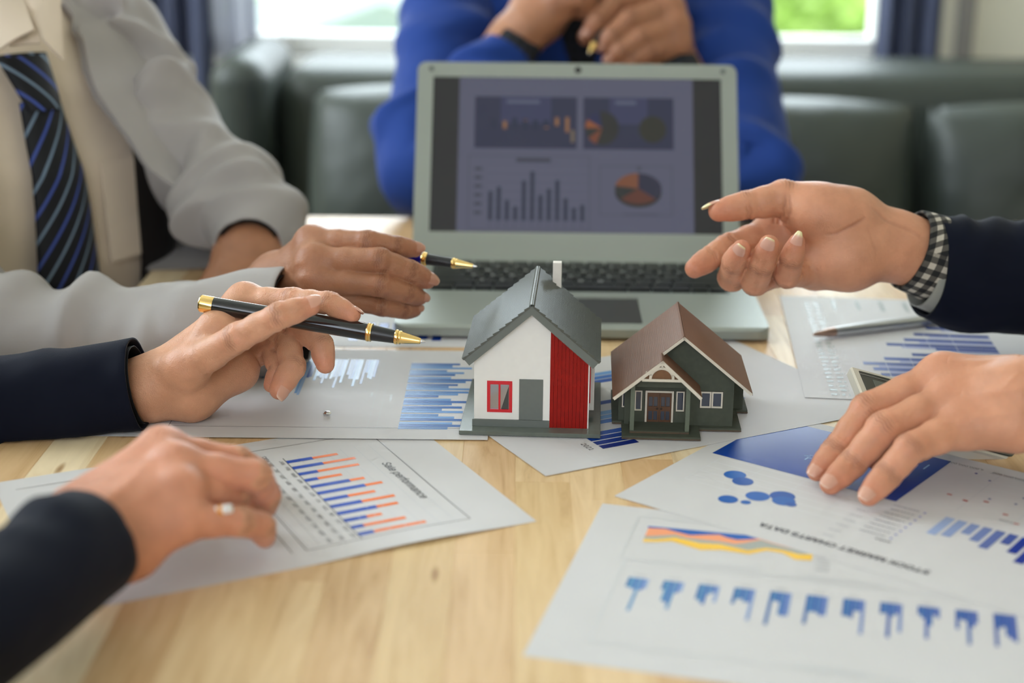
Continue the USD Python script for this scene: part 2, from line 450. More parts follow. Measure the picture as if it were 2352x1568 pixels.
for lx in (TX0 + .08, TX1 - .08):
    for ly in (TY0 + .08, TY1 - .08):
        obj('leg', bx(lx - .03, lx + .03, ly - .03, ly + .03, 0, TZ - .032, .003), WOODS[3], table)
# ================================================================== printed sheets
BLUE, NAVY, LIGHT, GREY, DARK = S(42, 84, 168), S(8, 34, 112), S(132, 156, 204), S(186, 186, 186), S(60, 60, 62)


class Sheet:
    """An A4 sheet lying on the table. Local frame: u along the first edge from the corner, v along the second."""

    def __init__(s, name, label, corner, along, flip, z, L=(.297, .21), lift=None):
        O = G(*corner); a = unit((G(*along) - O) * (1, 1, 0)); b = np.array([-a[1], a[0], 0]) * (-1 if flip else 1)
        s.O, s.a, s.b, s.L, s.z, s.lift, s.flip = O, a, b, L, z, lift, flip
        s.t = thing(name, label, 'paper', (O[0], O[1], TZ + z), 0, 'printed sheets spread over the table')
        s.marks = {}

        def fn(p, q):
            return s.pt(p * L[0], q * L[1])
        m = grid(40 if lift else 4, 28 if lift else 4, fn, .00012, back=(0, 0, -1 if not flip else -1))
        v, f = m
        if flip:
            f = f[:, ::-1]
        # keep the printed face on top
        obj('page', (v, f), M['paper'], s.t, 40 if lift else False)

    def pt(s, u, v, dz=0.0):
        u, v = np.asarray(u, float), np.asarray(v, float)
        z = dz + (s.lift(u, v) if s.lift else 0 * u)
        return u[..., None] * s.a + v[..., None] * s.b + z[..., None] * np.array([0, 0, 1.0])

    def loc(s, x, y):
        q = G(x, y) - s.O
        return np.array([q @ s.a, q @ s.b])

    def quad(s, pts, col, key='printed_chart', n=1):
        """A printed quadrilateral (or fan of a convex outline) given in local metres."""
        pts = np.array(pts, float)
        if s.lift and len(pts) == 4:
            n = 8
            t = np.linspace(0, 1, n + 1)[:, None]
            A, B = pts[0] * (1 - t) + pts[1] * t, pts[3] * (1 - t) + pts[2] * t
            pts = np.vstack([A, B]); f = np.vstack([[[i, i + 1, n + 2 + i], [i, n + 2 + i, n + 1 + i]] for i in range(n)])
        else:
            f = np.array([[0, i, i + 1] for i in range(1, len(pts) - 1)])
        s.k = getattr(s, 'k', 0) + 1
        P3 = s.pt(pts[:, 0], pts[:, 1], .00010 + 4e-7 * s.k + .00008 * (key == 'printed_text'))
        # face upwards
        nrm = np.cross(P3[f[0][1]] - P3[f[0][0]], P3[f[0][2]] - P3[f[0][0]])[2]
        if nrm < 0:
            f = f[:, ::-1]
        col = np.asarray(col, float)
        s.marks.setdefault(key, []).append((P3, f, np.broadcast_to(col, (len(P3), 3)) if col.ndim == 1 else col))

    def rect(s, u0, u1, v0, v1, col, key='printed_chart'):
        s.quad([(u0, v0), (u1, v0), (u1, v1), (u0, v1)], col, key)

    def line(s, p, q, w, col, key='printed_lines'):
        p, q = np.array(p, float), np.array(q, float)
        d = (q - p) / np.linalg.norm(q - p); n = np.array([-d[1], d[0]]) * w / 2
        s.quad([p + n, q + n, q - n, p - n], col, key)

    def disc(s, c, r, col, n=28, key='printed_chart'):
        a = np.linspace(0, 2 * np.pi, n, endpoint=False)
        s.quad(np.stack([c[0] + r * np.cos(a), c[1] + r * np.sin(a)], 1), col, key)

    def text(s, txt, at, d, h, col=DARK, bold=False, slant=0.0, centre=False, up=None, key='printed_text'):
        """Lettering: starts at local `at`, runs along direction d, capitals h high; up = side on which the letters stand."""
        m = meshkit.text_mesh(txt, h, .00001, bold)
        v = np.array(m.vertices); keep = np.abs(np.array(m.face_normals)[:, 2] - 1) < .5
        f = np.array(m.faces)[keep]
        if centre:
            v[:, 0] -= v[:, 0].max() / 2
        v[:, 0] += slant * v[:, 1]
        d = unit(d); n = np.array([-d[1], d[0]]) if up is None else np.asarray(up)
        q = np.asarray(at) + v[:, :1] * d + v[:, 1:2] * n
        P3 = s.pt(q[:, 0], q[:, 1], .00030)
        nz = np.cross(P3[f[0][1]] - P3[f[0][0]], P3[f[0][2]] - P3[f[0][0]])[2]
        s.marks.setdefault(key, []).append((P3, f if nz > 0 else f[:, ::-1], np.broadcast_to(np.asarray(col, float), (len(P3), 3))))

    def scrawl(s, at, d, length, h, col=S(150, 150, 152), seed=0):
        """Small print too blurred to read: a row of word-length strokes."""
        gg = np.random.default_rng(seed); d = unit(d); x = 0.0
        n = np.array([-d[1], d[0]])
        while x < length:
            w = gg.uniform(.5, 1.1) * h
            p = np.asarray(at) + d * x
            s.quad([p, p + d * min(w, length - x), p + d * min(w, length - x) + n * h * gg.uniform(.6, 1), p + n * h * gg.uniform(.6, 1)], col, 'printed_text')
            x += w + h * gg.uniform(.15, .5)

    def done(s):
        for k, ms in s.marks.items():
            v, f = cat([(m[0], m[1]) for m in ms])
            obj(k, (v, f), M['ink'], s.t, col=np.vstack([m[2] for m in ms]), kind='stuff')


def mixc(a, b, t):
    return tuple(np.array(a) * (1 - t) + np.array(b) * t)


# handedness: with flip=False v lies to the left of u seen from above
# --- A: sale performance, left foreground
zA = lambda z: (540 + .3061 * z[0], 980 + .3061 * z[1])
A = Sheet('sheet_of_paper', 'sheet with blue and orange sale performance bars under the lower left hand', (1232, 1197), (312, 1378), True, .0002,
          lift=lambda u, v: .0020 * np.exp(-(v / .03) ** 2) * np.sin(np.clip(u / .16, 0, 1) * np.pi) ** 2)
c0, c1 = A.loc(1080, 1193), A.loc(707, 1268); c2 = A.loc(860, 1008)
for p, q in (((c0[0], c0[1]), (c1[0], c0[1])), ((c0[0], c0[1]), (c0[0], .192)), ((c0[0], .192), (.285, .192)), ((c1[0], c0[1]), (c1[0], .192)), ((c1[0] + .009, c0[1]), (c1[0] + .009, .192))):
    A.line(p, q, .0007, S(110, 106, 104))
rows = [((385, 270), 583, 770), ((435, 315), 663, 905), ((480, 357), 620, 930), ((525, 403), 620, 800), ((570, 450), 860, 970), ((615, 503), 980, 1110),
        ((660, 553), 850, 1055), ((710, 605), 955, 1205), ((765, 655), 1068, 1230), ((810, 707), 990, 1105), ((865, 760), 965, 1285), ((920, 815), 1045, 1440)]
b0, b1 = A.loc(*zA((390, 268))), A.loc(*zA((918, 818)))
ub = (b0[0] + b1[0]) / 2
dv = (b0[1] - b1[1]) / 11
for k in range(1, 8):
    A.line((ub - k * .0105, b1[1] - .006), (ub - k * .0105, b0[1] + .008), .0003, S(190, 192, 196))
A.line((ub, b1[1] - .008), (ub, b0[1] + .008), .0006, DARK)
months = 'JAN FEB MAR APR MAY JUN JUL AUG SEP OCT NOV DEC'.split()
for k, (st, e1, e2) in enumerate(rows):
    v = b0[1] - k * dv
    sl = -.165
    u1 = A.loc(*zA((e1, st[1] + sl * (e1 - st[0]))))[0]; u2 = A.loc(*zA((e2, st[1] + sl * (e2 - st[0]))))[0]
    A.rect(ub - .0003, u1, v - .0026, v + .0026, S(30, 74, 168)); A.rect(u1, u2, v - .0020, v + .0020, S(232, 112, 28))
    A.text(months[k], (ub + .0045, v + .0034), (0, -1), .0026, centre=False, up=(-1, 0))
    A.text(['500', '750', '620', '400', '880', '950', '540', '720', '860', '480', '310', '390'][k], (ub + .0125, v + .0034), (0, -1), .0026, up=(-1, 0))
    A.text(['520', '640', '700', '460', '250', '330', '510', '650', '420', '290', '830', '990'][k], (ub + .0205, v + .0034), (0, -1), .0026, up=(-1, 0))
A.text('CASH', (ub + .0125, b0[1] + .0165), (0, -1), .0029, up=(-1, 0)); A.text('PROFIT', (ub + .0205, b0[1] + .0175), (0, -1), .0029, up=(-1, 0))
for k in range(4):
    A.line((ub + .010 + .008 * k, b1[1] - .004), (ub + .010 + .008 * k, b0[1] + .018), .0003, S(170, 170, 172))
tt = A.loc(*zA((1095, 275)))
A.text('Sale performance', tt, (0, -1), .0060, S(58, 60, 58), slant=.15, up=(-1, 0))
A.done()

# --- D: the front right sheet
D = Sheet('sheet_of_paper', 'front right sheet with clusters of blue bars and a yellow orange area chart', (1200, 1506), (1658, 1568), False, .0002)
zD = lambda x, y: D.loc(1400 + .2424 * x, 1180 + .2424 * y)
t0, t1 = zD(185, 600), D.loc(2281, 1409)
gg = np.random.default_rng(5)
tabs = [[.30, .32, .36, 1.0, .36, .30], [.28, .62, .66, .84, .34, .28], [.46, .52, .60, .28, .22, .50], [.50, .34, .32, .40, .40, .92], [1.0, .28, .30, .68, .70, .68], [.86, .50, .48, .52, .58, .56],
        [.52, .52, .56, .34, .34, .98], [.34, .32, 1.0, .38, .30, .82], [.26, .36, .92, .54, .24, .30], [.56, .28, .30, .96, .46, .34], [.94, .42, .36, .62, .70, .76], [.5, .3, .8, .4, .5, .6]]
for k in range(12):
    c = t0 + (t1 - t0) * k / 10
    for j in range(6):
        w = .0122 / 6
        shade = [S(56, 112, 164), S(82, 140, 180), S(62, 108, 172), S(94, 142, 184), S(84, 118, 182), S(140, 164, 204)][j]
        shade = mixc(shade, S(36, 66, 150), k / 14)
        D.rect(c[0] + j * w, c[0] + j * w + w * .96, c[1] - .0445 * tabs[k][j] * .95, c[1], shade)
    D.scrawl((c[0] + .003, c[1] + .003), (1, 0), .006, .002, S(190, 190, 192), k)
low = [(365, 118), (1925, 262)]
b_or = [(360, 135), (530, 145), (640, 175), (760, 205), (1040, 200), (1120, 230), (1210, 250), (1330, 245), (1420, 238), (1600, 290), (1925, 380)]
o_gr = [(335, 215), (430, 212), (620, 200), (740, 232), (1050, 265), (1190, 290), (1300, 275), (1430, 250), (1600, 300), (1925, 385)]
g_ye = [(325, 240), (430, 245), (620, 225), (860, 280), (1050, 290), (1310, 350), (1480, 325), (1640, 345), (1790, 385), (1925, 390)]
ye_b = [(310, 268), (440, 270), (590, 262), (860, 345), (1060, 345), (1320, 385), (1490, 350), (1640, 375), (1760, 437), (1915, 445)]


def band(sh, zf, top, bot, col):
    T, B = np.array([zf(*p) for p in top]), np.array([zf(*p) for p in bot])
    us = np.unique(np.concatenate([T[:, 0], B[:, 0]])); us = us[(us >= max(T[0, 0], B[0, 0]) - 1e-9) & (us <= min(T[-1, 0], B[-1, 0]) + 1e-9)]
    a, b = np.interp(us, T[:, 0], T[:, 1]), np.interp(us, B[:, 0], B[:, 1])
    for i in range(len(us) - 1):
        sh.quad([(us[i], a[i]), (us[i + 1], a[i + 1]), (us[i + 1], b[i + 1]), (us[i], b[i])], col)


band(D, zD, low, b_or, S(30, 92, 172)); band(D, zD, b_or, o_gr, S(240, 158, 116)); band(D, zD, o_gr, g_ye, S(164, 168, 162)); band(D, zD, g_ye, ye_b, S(244, 196, 76))
f0, f1, f2 = D.loc(1468, 1187), D.loc(1432, 1280), D.loc(1353, 1473)
D.line((f0[0], f1[1]), (f0[0], f0[1]), .0006, S(200, 202, 204)); D.line((f0[0], f0[1]), (.27, f0[1]), .0006, S(200, 202, 204)); D.line((f0[0], f1[1]), (.275, f1[1]), .0006, S(205, 206, 208))
D.line((f2[0], f2[1]), (f2[0], f1[1] - .004), .0009, S(200, 202, 204)); D.line((f2[0], f2[1]), (.28, f2[1]), .0009, S(200, 202, 204)); D.line((f2[0], f1[1] - .004), (.28, f1[1] - .004), .0006, S(210, 211, 213))
D.scrawl(zD(1420, 520), (-1, 0), .034, .0035, S(205, 205, 207), 2); D.scrawl(D.loc(2010, 1548), (-1, 0), .040, .004, S(205, 206, 208), 3); D.scrawl(D.loc(2040, 1345), (-1, 0), .05, .0022, S(205, 206, 208), 6)
for k in range(5):
    D.scrawl(D.loc(1905, 1284 + 7 * k), (-1, 0), .008, .0013, S(180, 180, 182), 20 + k)
D.done()

# --- B: stock market charts, under the right hand
B = Sheet('sheet_of_paper', 'sheet headed stock market charts data, under the fingertips of the lower right hand', (1411, 1140), (1868, 1275), False, .0005)
zB = lambda x, y: B.loc(1840 + .2177 * x, 1020 + .2177 * y)
p0, p1, p2 = B.loc(1626, 1047), B.loc(2060, 1154), B.loc(2182, 1061)
B.rect(p0[0], (p1[0] + p2[0]) / 2, p1[1], .1985, S(3, 56, 138))
for (x, y), L_ in (((40, 170), .005), ((1290, 270), .010)):
    q = zB(x, y); B.line(q, q + (0, L_), .0010, S(150, 186, 224), 'printed_text')
for k in range(9):
    q = zB(60 + 42 * (k % 5), 160 + 4 * k); B.line(q + (-.004, .004 + .002 * (k % 3)), q + (-.0015, .0046 + .002 * (k % 3)), .0008, S(130, 172, 216), 'printed_text')
gl = S(208, 209, 211)
vt = p1[1] - .004
for k in range(5):
    u = .020 + k * .033; B.line((u, .055), (u, vt), .0005, gl)
for k in range(6):
    v = .055 + k * (vt - .055) / 5; B.line((.020, v), (.152, v), .00035, S(222, 223, 225))
for u0 in (.185, .222, .259):
    B.line((u0, .118), (u0, .196), .0004, S(190, 190, 194))
for k in range(7):
    B.line((.178, .120 + k * .012), (.29, .120 + k * .012), .00025, S(214, 214, 216))
for x, y, r, sh in ((1688, 1092, 7.6, 0), (1706, 1107, 7.2, 1), (1672, 1148, 6.6, 0), (1713, 1155, 3.4, 0), (1740, 1141, 8.0, 0), (1797, 1141, 8.4, 1), (1800, 1152, 7.6, 0), (1817, 1160, 3.6, 1)):
    B.disc(B.loc(x, y), r / 1000, (S(30, 92, 168), S(24, 80, 156))[sh])
B.text('STOCK MARKET CHARTS DATA', B.loc(2140, 1315), (-1, 0), .0054, S(40, 42, 56), True, key='printed_title')
B.text('4,000,000,000', zB(1935, 280), (-1, 0), .0026, S(70, 70, 74), key='printed_number'); B.text('4,500,000,000', zB(2420, 400), (-1, 0), .0026, S(70, 70, 74), key='printed_numbers')
for x, y in ((1847, 316), (1990, 393), (1988, 585), (2265, 640), (2350, 578)):
    q = zB(x, y); B.quad([q + (.0013, 0), q + (0, .0013), q + (-.0013, 0), q + (0, -.0013)], S(40, 60, 140))
for x, y in ((1565, 537), (1732, 602), (1952, 615), (2155, 750), (2270, 848)):
    q = zB(x, y); B.rect(q[0] - .0017, q[0] + .0017, q[1] - .001, q[1] + .001, S(176, 70, 56))
for k in range(8):
    q = zB(1305 - 51 * k, 735 + 38 * k); B.quad([q + (.0011, 0), q + (0, .0011), q + (-.0011, 0), q + (0, -.0011)], S(70, 80, 180)); B.scrawl(q + (-.004, .0008), (-1, 0), .017, .0019, S(160, 160, 166), 40 + k)
    if k < 6:
        B.scrawl(zB(715 - 73 * k, 720 + 52 * k), (-1, 0), .008, .0018, S(180, 180, 184), 60 + k)
B.scrawl(zB(950, 1040), (-1, 0), .010, .0026, S(120, 120, 124), 77); B.scrawl(zB(2235, 835), (-1, 0), .009, .002, S(150, 150, 154), 78)
r0 = zB(1595, 790); du = (zB(2105 + 48, 912)[0] - r0[0]) / 4
for k in range(8):
    ln = [.0235, .0215, .0135, .0185, .0235, .013, .0205, .029][k] * 1.35
    c = r0[0] + du * k - .004
    B.rect(c, c + .0061, r0[1] - ln, r0[1], mixc(S(150, 168, 204), S(14, 52, 138), min(k / 6, 1)))
B.done()

# --- C: the sheet below the two houses
C = Sheet('sheet_of_paper', 'sheet beneath the two model houses, its front corner pointing at the camera', (1253, 1095), (1760, 998), False, .0008)
zC = lambda x, y: C.loc(1120 + .2551 * x, 900 + .2551 * y)
q = zC(1040, 522); u0 = q[0]
C.text('2021', zC(832, 480), (0, -1), .0040, S(40, 40, 44), up=(1, 0))
lens = [.030, .060, .092, .100, .155, .158, .150, .062, .050, .040, .035, .120, .128, .116, .030, .022]
vv = q[1]
for k, l_ in enumerate(lens):
    C.rect(u0, u0 + l_, vv, vv + .0068, [S(6, 32, 108), S(10, 44, 124), S(16, 56, 136), S(46, 84, 160), S(60, 108, 176), S(104, 150, 200), S(120, 164, 208), S(28, 70, 148)][k % 8])
    vv += .0082 + (.012 if k in (3, 6, 10) else 0)
for k in range(6):
    C.line((u0 + .02 * k, q[1] - .004), (u0 + .02 * k, q[1] - .016), .0003, S(205, 205, 207))
C.line((u0 - .016, q[1] - .02), (.25, q[1] - .02), .0004, S(206, 206, 208)); C.line((.262, .03), (.262, .17), .0004, S(200, 200, 202)); C.line((u0 - .016, q[1] - .02), (u0 - .016, .16), .0004, S(206, 206, 208))
C.done()

# --- M: the wide sheet left of the white house
Mm = Sheet('sheet_of_paper', 'wide sheet of glossy blue bar charts between the black pen and the white house', (1120, 1013), (560, 1007.5), True, .0011)
m0, m1 = Mm.loc(957, 836), Mm.loc(902, 984)
ubase = (m0[0] + m1[0]) / 2
lenR = [(.040, .034, .050), (.030, .044, .037), (.034, .052, .046), (.040, .033, .050), (.049, .041, .026), (.036, .052, .037), (.045, .030, .046), (.028, .040, .047), (.039, .048, .036), (.03, .044, .05)]
for k in range(9):
    for j in range(3):
        v = m0[1] + (m1[1] - m0[1]) * (k + .06 + j * .29) / 8.7
        dvv = (m1[1] - m0[1]) / 8.7 * .27
        Mm.rect(ubase, ubase - lenR[k][j] * 1.0, v, v + dvv, [S(40, 92, 160), S(70, 120, 180), S(96, 142, 196)][(j + k) % 3], 'printed_bar_chart')
top = Mm.loc(855, 829)[1]
for k in range(9):
    uc = Mm.loc(872, 829)[0] + k * .0126
    hs = [(.045, .050, .047, .034, .062), (.052, .068, .050, .050, .040), (.060, .044, .072, .046, .05), (.05, .062, .048, .044, .055), (.046, .048, .090, .086, .036), (.066, .07, .05, .05, .04), (.09, .05, .06, .075, .04), (.05, .04, .06, .072, .075), (.05, .06, .07, .04, .05)][k]
    for j in range(5):
        Mm.rect(uc + j * .0022, uc + j * .0022 + .00205, top - hs[j], top, [S(40, 70, 150), S(150, 176, 210), S(120, 156, 200), S(70, 104, 176), S(20, 52, 130)][(j + k) % 5])
e0, e1 = Mm.loc(387, 981), Mm.loc(1060, 988)
Mm.line((e0[0], e0[1]), (e1[0], e0[1] + .0005), .0005, S(96, 92, 92)); Mm.line((e0[0], e0[1]), (e0[0], .18), .0005, S(96, 92, 92))
for a_ in ((885, 836, 840, 985), (905, 836, 862, 985)):
    p_, q_ = Mm.loc(a_[0], a_[1]), Mm.loc(a_[2], a_[3]); um = (p_[0] + q_[0]) / 2
    for k in range(30):
        w_ = (p_[1] - q_[1]) / 30; Mm.line((um, q_[1] + k * w_), (um, q_[1] + (k + .6) * w_), .0003, S(200, 206, 206))
Mm.scrawl(Mm.loc(424, 974), (0, 1), .004, .002, S(90, 90, 92), 5); Mm.scrawl(Mm.loc(858, 905), (0, -1), .01, .0022, S(206, 210, 210), 6); Mm.scrawl(Mm.loc(902, 910), (0, -1), .016, .002, S(206, 210, 210), 7)
Mm.done()

# --- E: right rear, below the silver pen
Ee = Sheet('sheet_of_paper', 'sheet with dark blue horizontal bars lying under the silver pen', (1848, 916), (1792, 687), True, .0014)
zE = lambda x, y: Ee.loc(1740 + .2602 * x, 640 + .2602 * y)
e_base = zE(2060, 560)[1]
ends = [(1480, 445), (1375, 500), (1290, 548), (1135, 588), (1570, 632), (1360, 680), (1115, 715), (930, 755), (1020, 805), (1090, 855)]
for k, (x, y) in enumerate(ends):
    q = zE(x, y)
    Ee.rect(q[0] - .0052, q[0] + .0030, q[1], e_base, S(28, 62, 140) if k % 2 == 0 else S(22, 54, 128)); Ee.rect(q[0] - .0105, q[0] - .0060, q[1] + .012, e_base, S(150, 156, 196))
for k in range(5):
    v = .052 + .022 * k; Ee.line((.02, v), (.24, v), .0004, S(206, 208, 210))
for r_ in range(2):
    for k in range(26):
        Ee.scrawl((.012 + .0105 * k, .021 + .0085 * r_), (0, 1), .0065, .0055, S(146, 156, 152), 200 + 30 * r_ + k)
for k in range(5):
    Ee.scrawl((.285, .050 + k * .022), (-1, 0), .030, .004, S(150, 162, 158), 300 + k)
Ee.done()

# --- F: tucked under the laptop
Ff = Sheet('sheet_of_paper', 'sheet mostly tucked under the front edge of the laptop', (1092, 798), (760, 796), True, .0002)
for k in range(7):
    Ff.rect(.03 + .012 * k, .038 + .012 * k, .018 + .004 * (k % 3), .07, S(24, 60, 150))
for k in range(6):
    Ff.rect(.13 + .02 * k, .142 + .02 * k, .02, .03 + .006 * (k % 3), S(120, 150, 205), 'printed_bar_chart')
Ff.line((.012, .012), (.285, .012), .0005, GREY)
Ff.done()
# ================================================================== the laptop
silver = usdkit.material(stage, '/World/Looks/laptop_silver', {'tc': ('texture_coordinate', {}), 'n': ('noise_texture', {'scale': 900.0}), 'b': ('bump', {'distance': .00003, 'strength': .5}),
    'p': ('principled_bsdf', {'base_color': S(152, 158, 150), 'metallic': .38, 'roughness': .42})}, [('tc.object', 'n.vector'), ('n.fac', 'b.height'), ('b.normal', 'p.normal')], surface='p.BSDF')
key_m = look('key_black', S(20, 21, 22), .30)
well_m = look('keyboard_well', S(84, 92, 90), .45)
pad_m = look('touchpad_dark', S(52, 53, 50), .35)
dark_glass = look('screen_border', S(8, 8, 9), .12)
screen_m = usdkit.material(stage, '/World/Looks/lit_screen', {'a': ('attribute', {'attribute': 'col'}), 'p': ('principled_bsdf', {'base_color': (.01, .01, .012), 'roughness': .22, 'emission_strength': 1.0})},
    [('a.color', 'p.emission_color')], surface='p.BSDF')
lc = G(1336, 757.5, .010)
LW, LD = .326, .226
lap = thing('laptop', 'silver laptop showing dim charts on its screen, open behind the model houses', 'laptop', (lc[0], lc[1], TZ), -.7)
wedge = prism(Polygon([(.0, .0032), (.0, .0105), (.004, .0125), (LD, .0165), (LD, .0035), (LD - .004, .002), (.006, .002)]), -LW / 2, LW / 2)
# round the base's front corners
import manifold3d as m3


def mani(mesh):
    return m3.Manifold(m3.Mesh(np.asarray(mesh[0], np.float32), np.asarray(mesh[1], np.uint32)))


outline = sbox(-LW / 2 + .012, .012, LW / 2 - .012, LD - .006).buffer(.012, quad_segs=6)
base_solid = mani(prism(outline, .0, .03)) ^ mani(yz(wedge, 0))
well = mani(bx(-.142, .142, .106, .213, .0128, .05))
obj('base', base_solid - mani(bx(-.1405, .1405, .1075, .2125, .0129, .05)) - mani(bx(-.054, .054, .0125, .0905, .0128, .05)), silver, lap, 30)


def deck(y):
    return .0125 + (.0165 - .0125) * (y - .004) / (LD - .004)


obj('keyboard_tray', bx(-.1404, .1404, .1076, .2124, .0118, .0130), well_m, lap)
obj('touchpad', bx(-.0535, .0535, .013, .090, .0118, .01305, .0002), pad_m, lap)
rows_k = [([1.0] * 15, .0105), ([1.0] * 13 + [1.9], .0165), ([1.5] + [1.0] * 12 + [1.4], .0165), ([1.8] + [1.0] * 11 + [2.1], .0165), ([2.3] + [1.0] * 10 + [2.6], .0165), ([1.2, 1.0, 1.0, 1.2, 5.6, 1.2, 1.0, 1.0, .9, .9], .0165)]
legend_m = look('key_legend', S(214, 216, 214), .5)
LEGENDS = {1: '`1234567890-=', 2: ' QWERTYUIOP[]', 3: ' ASDFGHJKL;\'', 4: ' ZXCVBNM,./'}
y = .2105
for ri, (ws, hgt) in enumerate(rows_k):
    tot = sum(ws); x = -.1385; un = .277 / tot
    for ki, w in enumerate(ws):
        zb = .0135
        ko = obj('key', bx(x + .0009, x + w * un - .0009, y - hgt + .0009, y - .0009, zb - .0008, zb + .0018 + (y - .1) * .018, .0004), key_m, lap)
        txt = LEGENDS.get(ri, '')[ki:ki + 1].strip()
        if txt:
            tm_ = meshkit.text_mesh(txt, .0040, .00008)
            lv = np.array(tm_.vertices) + (x + .0035, y - hgt * .5 - .001, zb + .0018 + (y - .1) * .018)
            obj('legend', (lv, tm_.faces), legend_m, ko)
        x += w * un
    y -= hgt + .0006
for sx in (-1, 1):
    for yy in (.02, LD - .02):
        obj('rubber_foot', moved(lathe([(.006, 0), (.006, .0036)], 12), (sx * .13, yy, 0)), M['black'], lap)
# lid: local frame leaning back
BETA = math.radians(30.5)
LH = .2105
hy, hz = LD - .010, .0165
Rl = np.array([[1, 0, 0], [0, math.sin(BETA), math.cos(BETA)], [0, -math.cos(BETA), math.sin(BETA)]])  # rows: x, up-the-lid, towards viewer


def lid(mesh):
    v = np.asarray(mesh[0])
    return v @ Rl + (0, hy, hz), np.asarray(mesh[1])


lo = sbox(-LW / 2 + .009, .010, LW / 2 - .009, LH - .009).buffer(.009, quad_segs=6)
SX, SY0, SY1 = .1468, .0290, .1945
solid = mani(prism(lo, -.0055, 0.0)) - mani(bx(-SX, SX, SY0, SY1, -.0012, .01))
mm_ = solid.to_mesh()
obj('lid', lid((mm_.vert_properties[:, :3], mm_.tri_verts)), silver, lap, 30)
for s in (-1, 1):
    obj('hinge', aim(lathe([(.0056, 0), (.0056, .05)], 16), (s * .10 - .025, hy - .001, hz - .003), (s * .10 + .025, hy - .001, hz - .003)), silver, lap, 40)
obj('hinge_cover', aim(lathe([(.0058, 0), (.0058, .15)], 16), (-.075, hy - .001, hz - .003), (.075, hy - .001, hz - .003)), silver, lap, 40)
obj('webcam', lid(moved(lathe([(.0035, -.0003), (.0035, .0003)], 20), (.001, LH - .0075, 0))), M['black'], lap)
for sx in (-1, 1):
    obj('screen_bumper', lid(moved(lathe([(.0026, -.0003), (.0026, .0008), (.0018, .0012)], 16), (sx * .149, LH - .0075, 0))), well_m, lap)
# the lit picture: flat marks on the panel
vs, cs = [], []


def scr(pts, col, k):
    pts = np.array(pts, float)
    n = len(pts)
    f = np.array([[0, i, i + 1] for i in range(1, n - 1)])
    v = np.stack([pts[:, 0], pts[:, 1], np.full(n, -.0011 + .00004 * k)], 1)
    if np.cross(v[1] - v[0], v[2] - v[0])[2] < 0:
        f = f[:, ::-1]
    vs.append((v, f)); cs.append(np.broadcast_to(np.asarray(col, float), (n, 3)) if np.ndim(col) == 1 else np.asarray(col, float))


W_, H_ = 2 * SX, SY1 - SY0


def sp(x, y):
    """Picture position on the panel (fractions from the top left)."""
    return (-SX + x * W_, SY1 - y * H_)


def srect(x0, y0, x1, y1, col, k):
    scr([sp(x0, y0), sp(x0, y1), sp(x1, y1), sp(x1, y0)], col, k)


EM = 0.62
bg, dk = np.array(S(92, 93, 116)) * EM, np.array(S(25, 25, 27)) * EM
srect(0, 0, 1, 1, dk, 0)
srect(.092, 0, .902, 1, bg, 1)
line_c = np.array(S(80, 82, 102)) * EM
# two dark picture panels on top
for x0, x1 in ((.147, .501), (.523, .835)):
    srect(x0, .125, x1, .462, np.array(S(36, 40, 72)) * EM, 2)
    srect(x0 + .09, .125, x1 - .09, .30, np.array(S(52, 56, 94)) * EM, 3)
    srect(x0 + .11, .146, x1 - .13, .170, np.array(S(92, 96, 122)) * EM, 4)
g2 = np.random.default_rng(2)
for k in range(8):
    x = .205 + .036 * k
    srect(x, .255 + .05 * g2.random(), x + .017, .33 + .02 * g2.random(), np.array(S(26, 34, 66)) * EM, 4)
    if k % 2 or k == 6:
        srect(x + .004, .225 + .10 * g2.random(), x + .017, .262 + .10 * g2.random(), np.array(S(150, 104, 66)) * EM, 5)
srect(.48, .34, .492, .42, np.array(S(120, 104, 84)) * EM, 5)


def sdisc(cx, cy, rx, ry, col, k, a0=0, a1=360, c=True):
    a = np.radians(np.linspace(a0, a1, 30))
    pts = [sp(cx + rx * np.cos(t), cy - ry * np.sin(t)) for t in a]
    scr(([sp(cx, cy)] if a1 - a0 < 360 else []) + pts, col, k)


sdisc(.588, .325, .058, .110, np.array(S(34, 34, 32)) * EM, 5)
sdisc(.588, .325, .058, .110, np.array(S(150, 82, 40)) * EM, 6, 150, 180)
sdisc(.588, .325, .058, .110, np.array(S(120, 62, 36)) * EM, 6, 215, 250)
sdisc(.588, .325, .058, .110, np.array(S(30, 34, 80)) * EM, 6, 100, 150)
sdisc(.762, .330, .047, .088, np.array(S(38, 38, 26)) * EM, 5)
# framed bar chart and pie below
for (x0, y0, x1, y1) in ((.128, .505, .548, .985), (.578, .565, .83, .885)):
    for r_ in ((x0, y0, x1, y0 + .008), (x0, y1 - .008, x1, y1), (x0, y0, x0 + .005, y1), (x1 - .005, y0, x1, y1)):
        srect(*r_, line_c, 2)
srect(.292, .525, .412, .55, np.array(S(54, 56, 74)) * EM, 4)
for k in range(6):
    srect(.150, .585 + .056 * k, .176, .607 + .056 * k, np.array(S(60, 62, 80)) * EM, 4)
    srect(.195, .596 + .056 * k, .54, .599 + .056 * k, np.array(S(108, 110, 134)) * EM, 3)
for k, h in enumerate((.185, .215, .13, .09, .255, .315, .165, .205, .26, .145, .085, .105)):
    x = .199 + .0286 * k
    srect(x, .925 - h * 1.0, x + .0145, .925, np.array(S(30, 40, 66)) * EM, 5)
    srect(x + .003, .945, x + .007, .965, np.array(S(64, 66, 84)) * EM, 4)
for z0, z1, c in ((0, 90, S(34, 34, 62)), (90, 170, S(128, 74, 44)), (170, 222, S(36, 38, 38)), (222, 318, S(96, 46, 30)), (318, 360, S(34, 34, 62))):
    sdisc(.712, .712, .080, .098, np.array(c) * EM, 5, z0, z1)
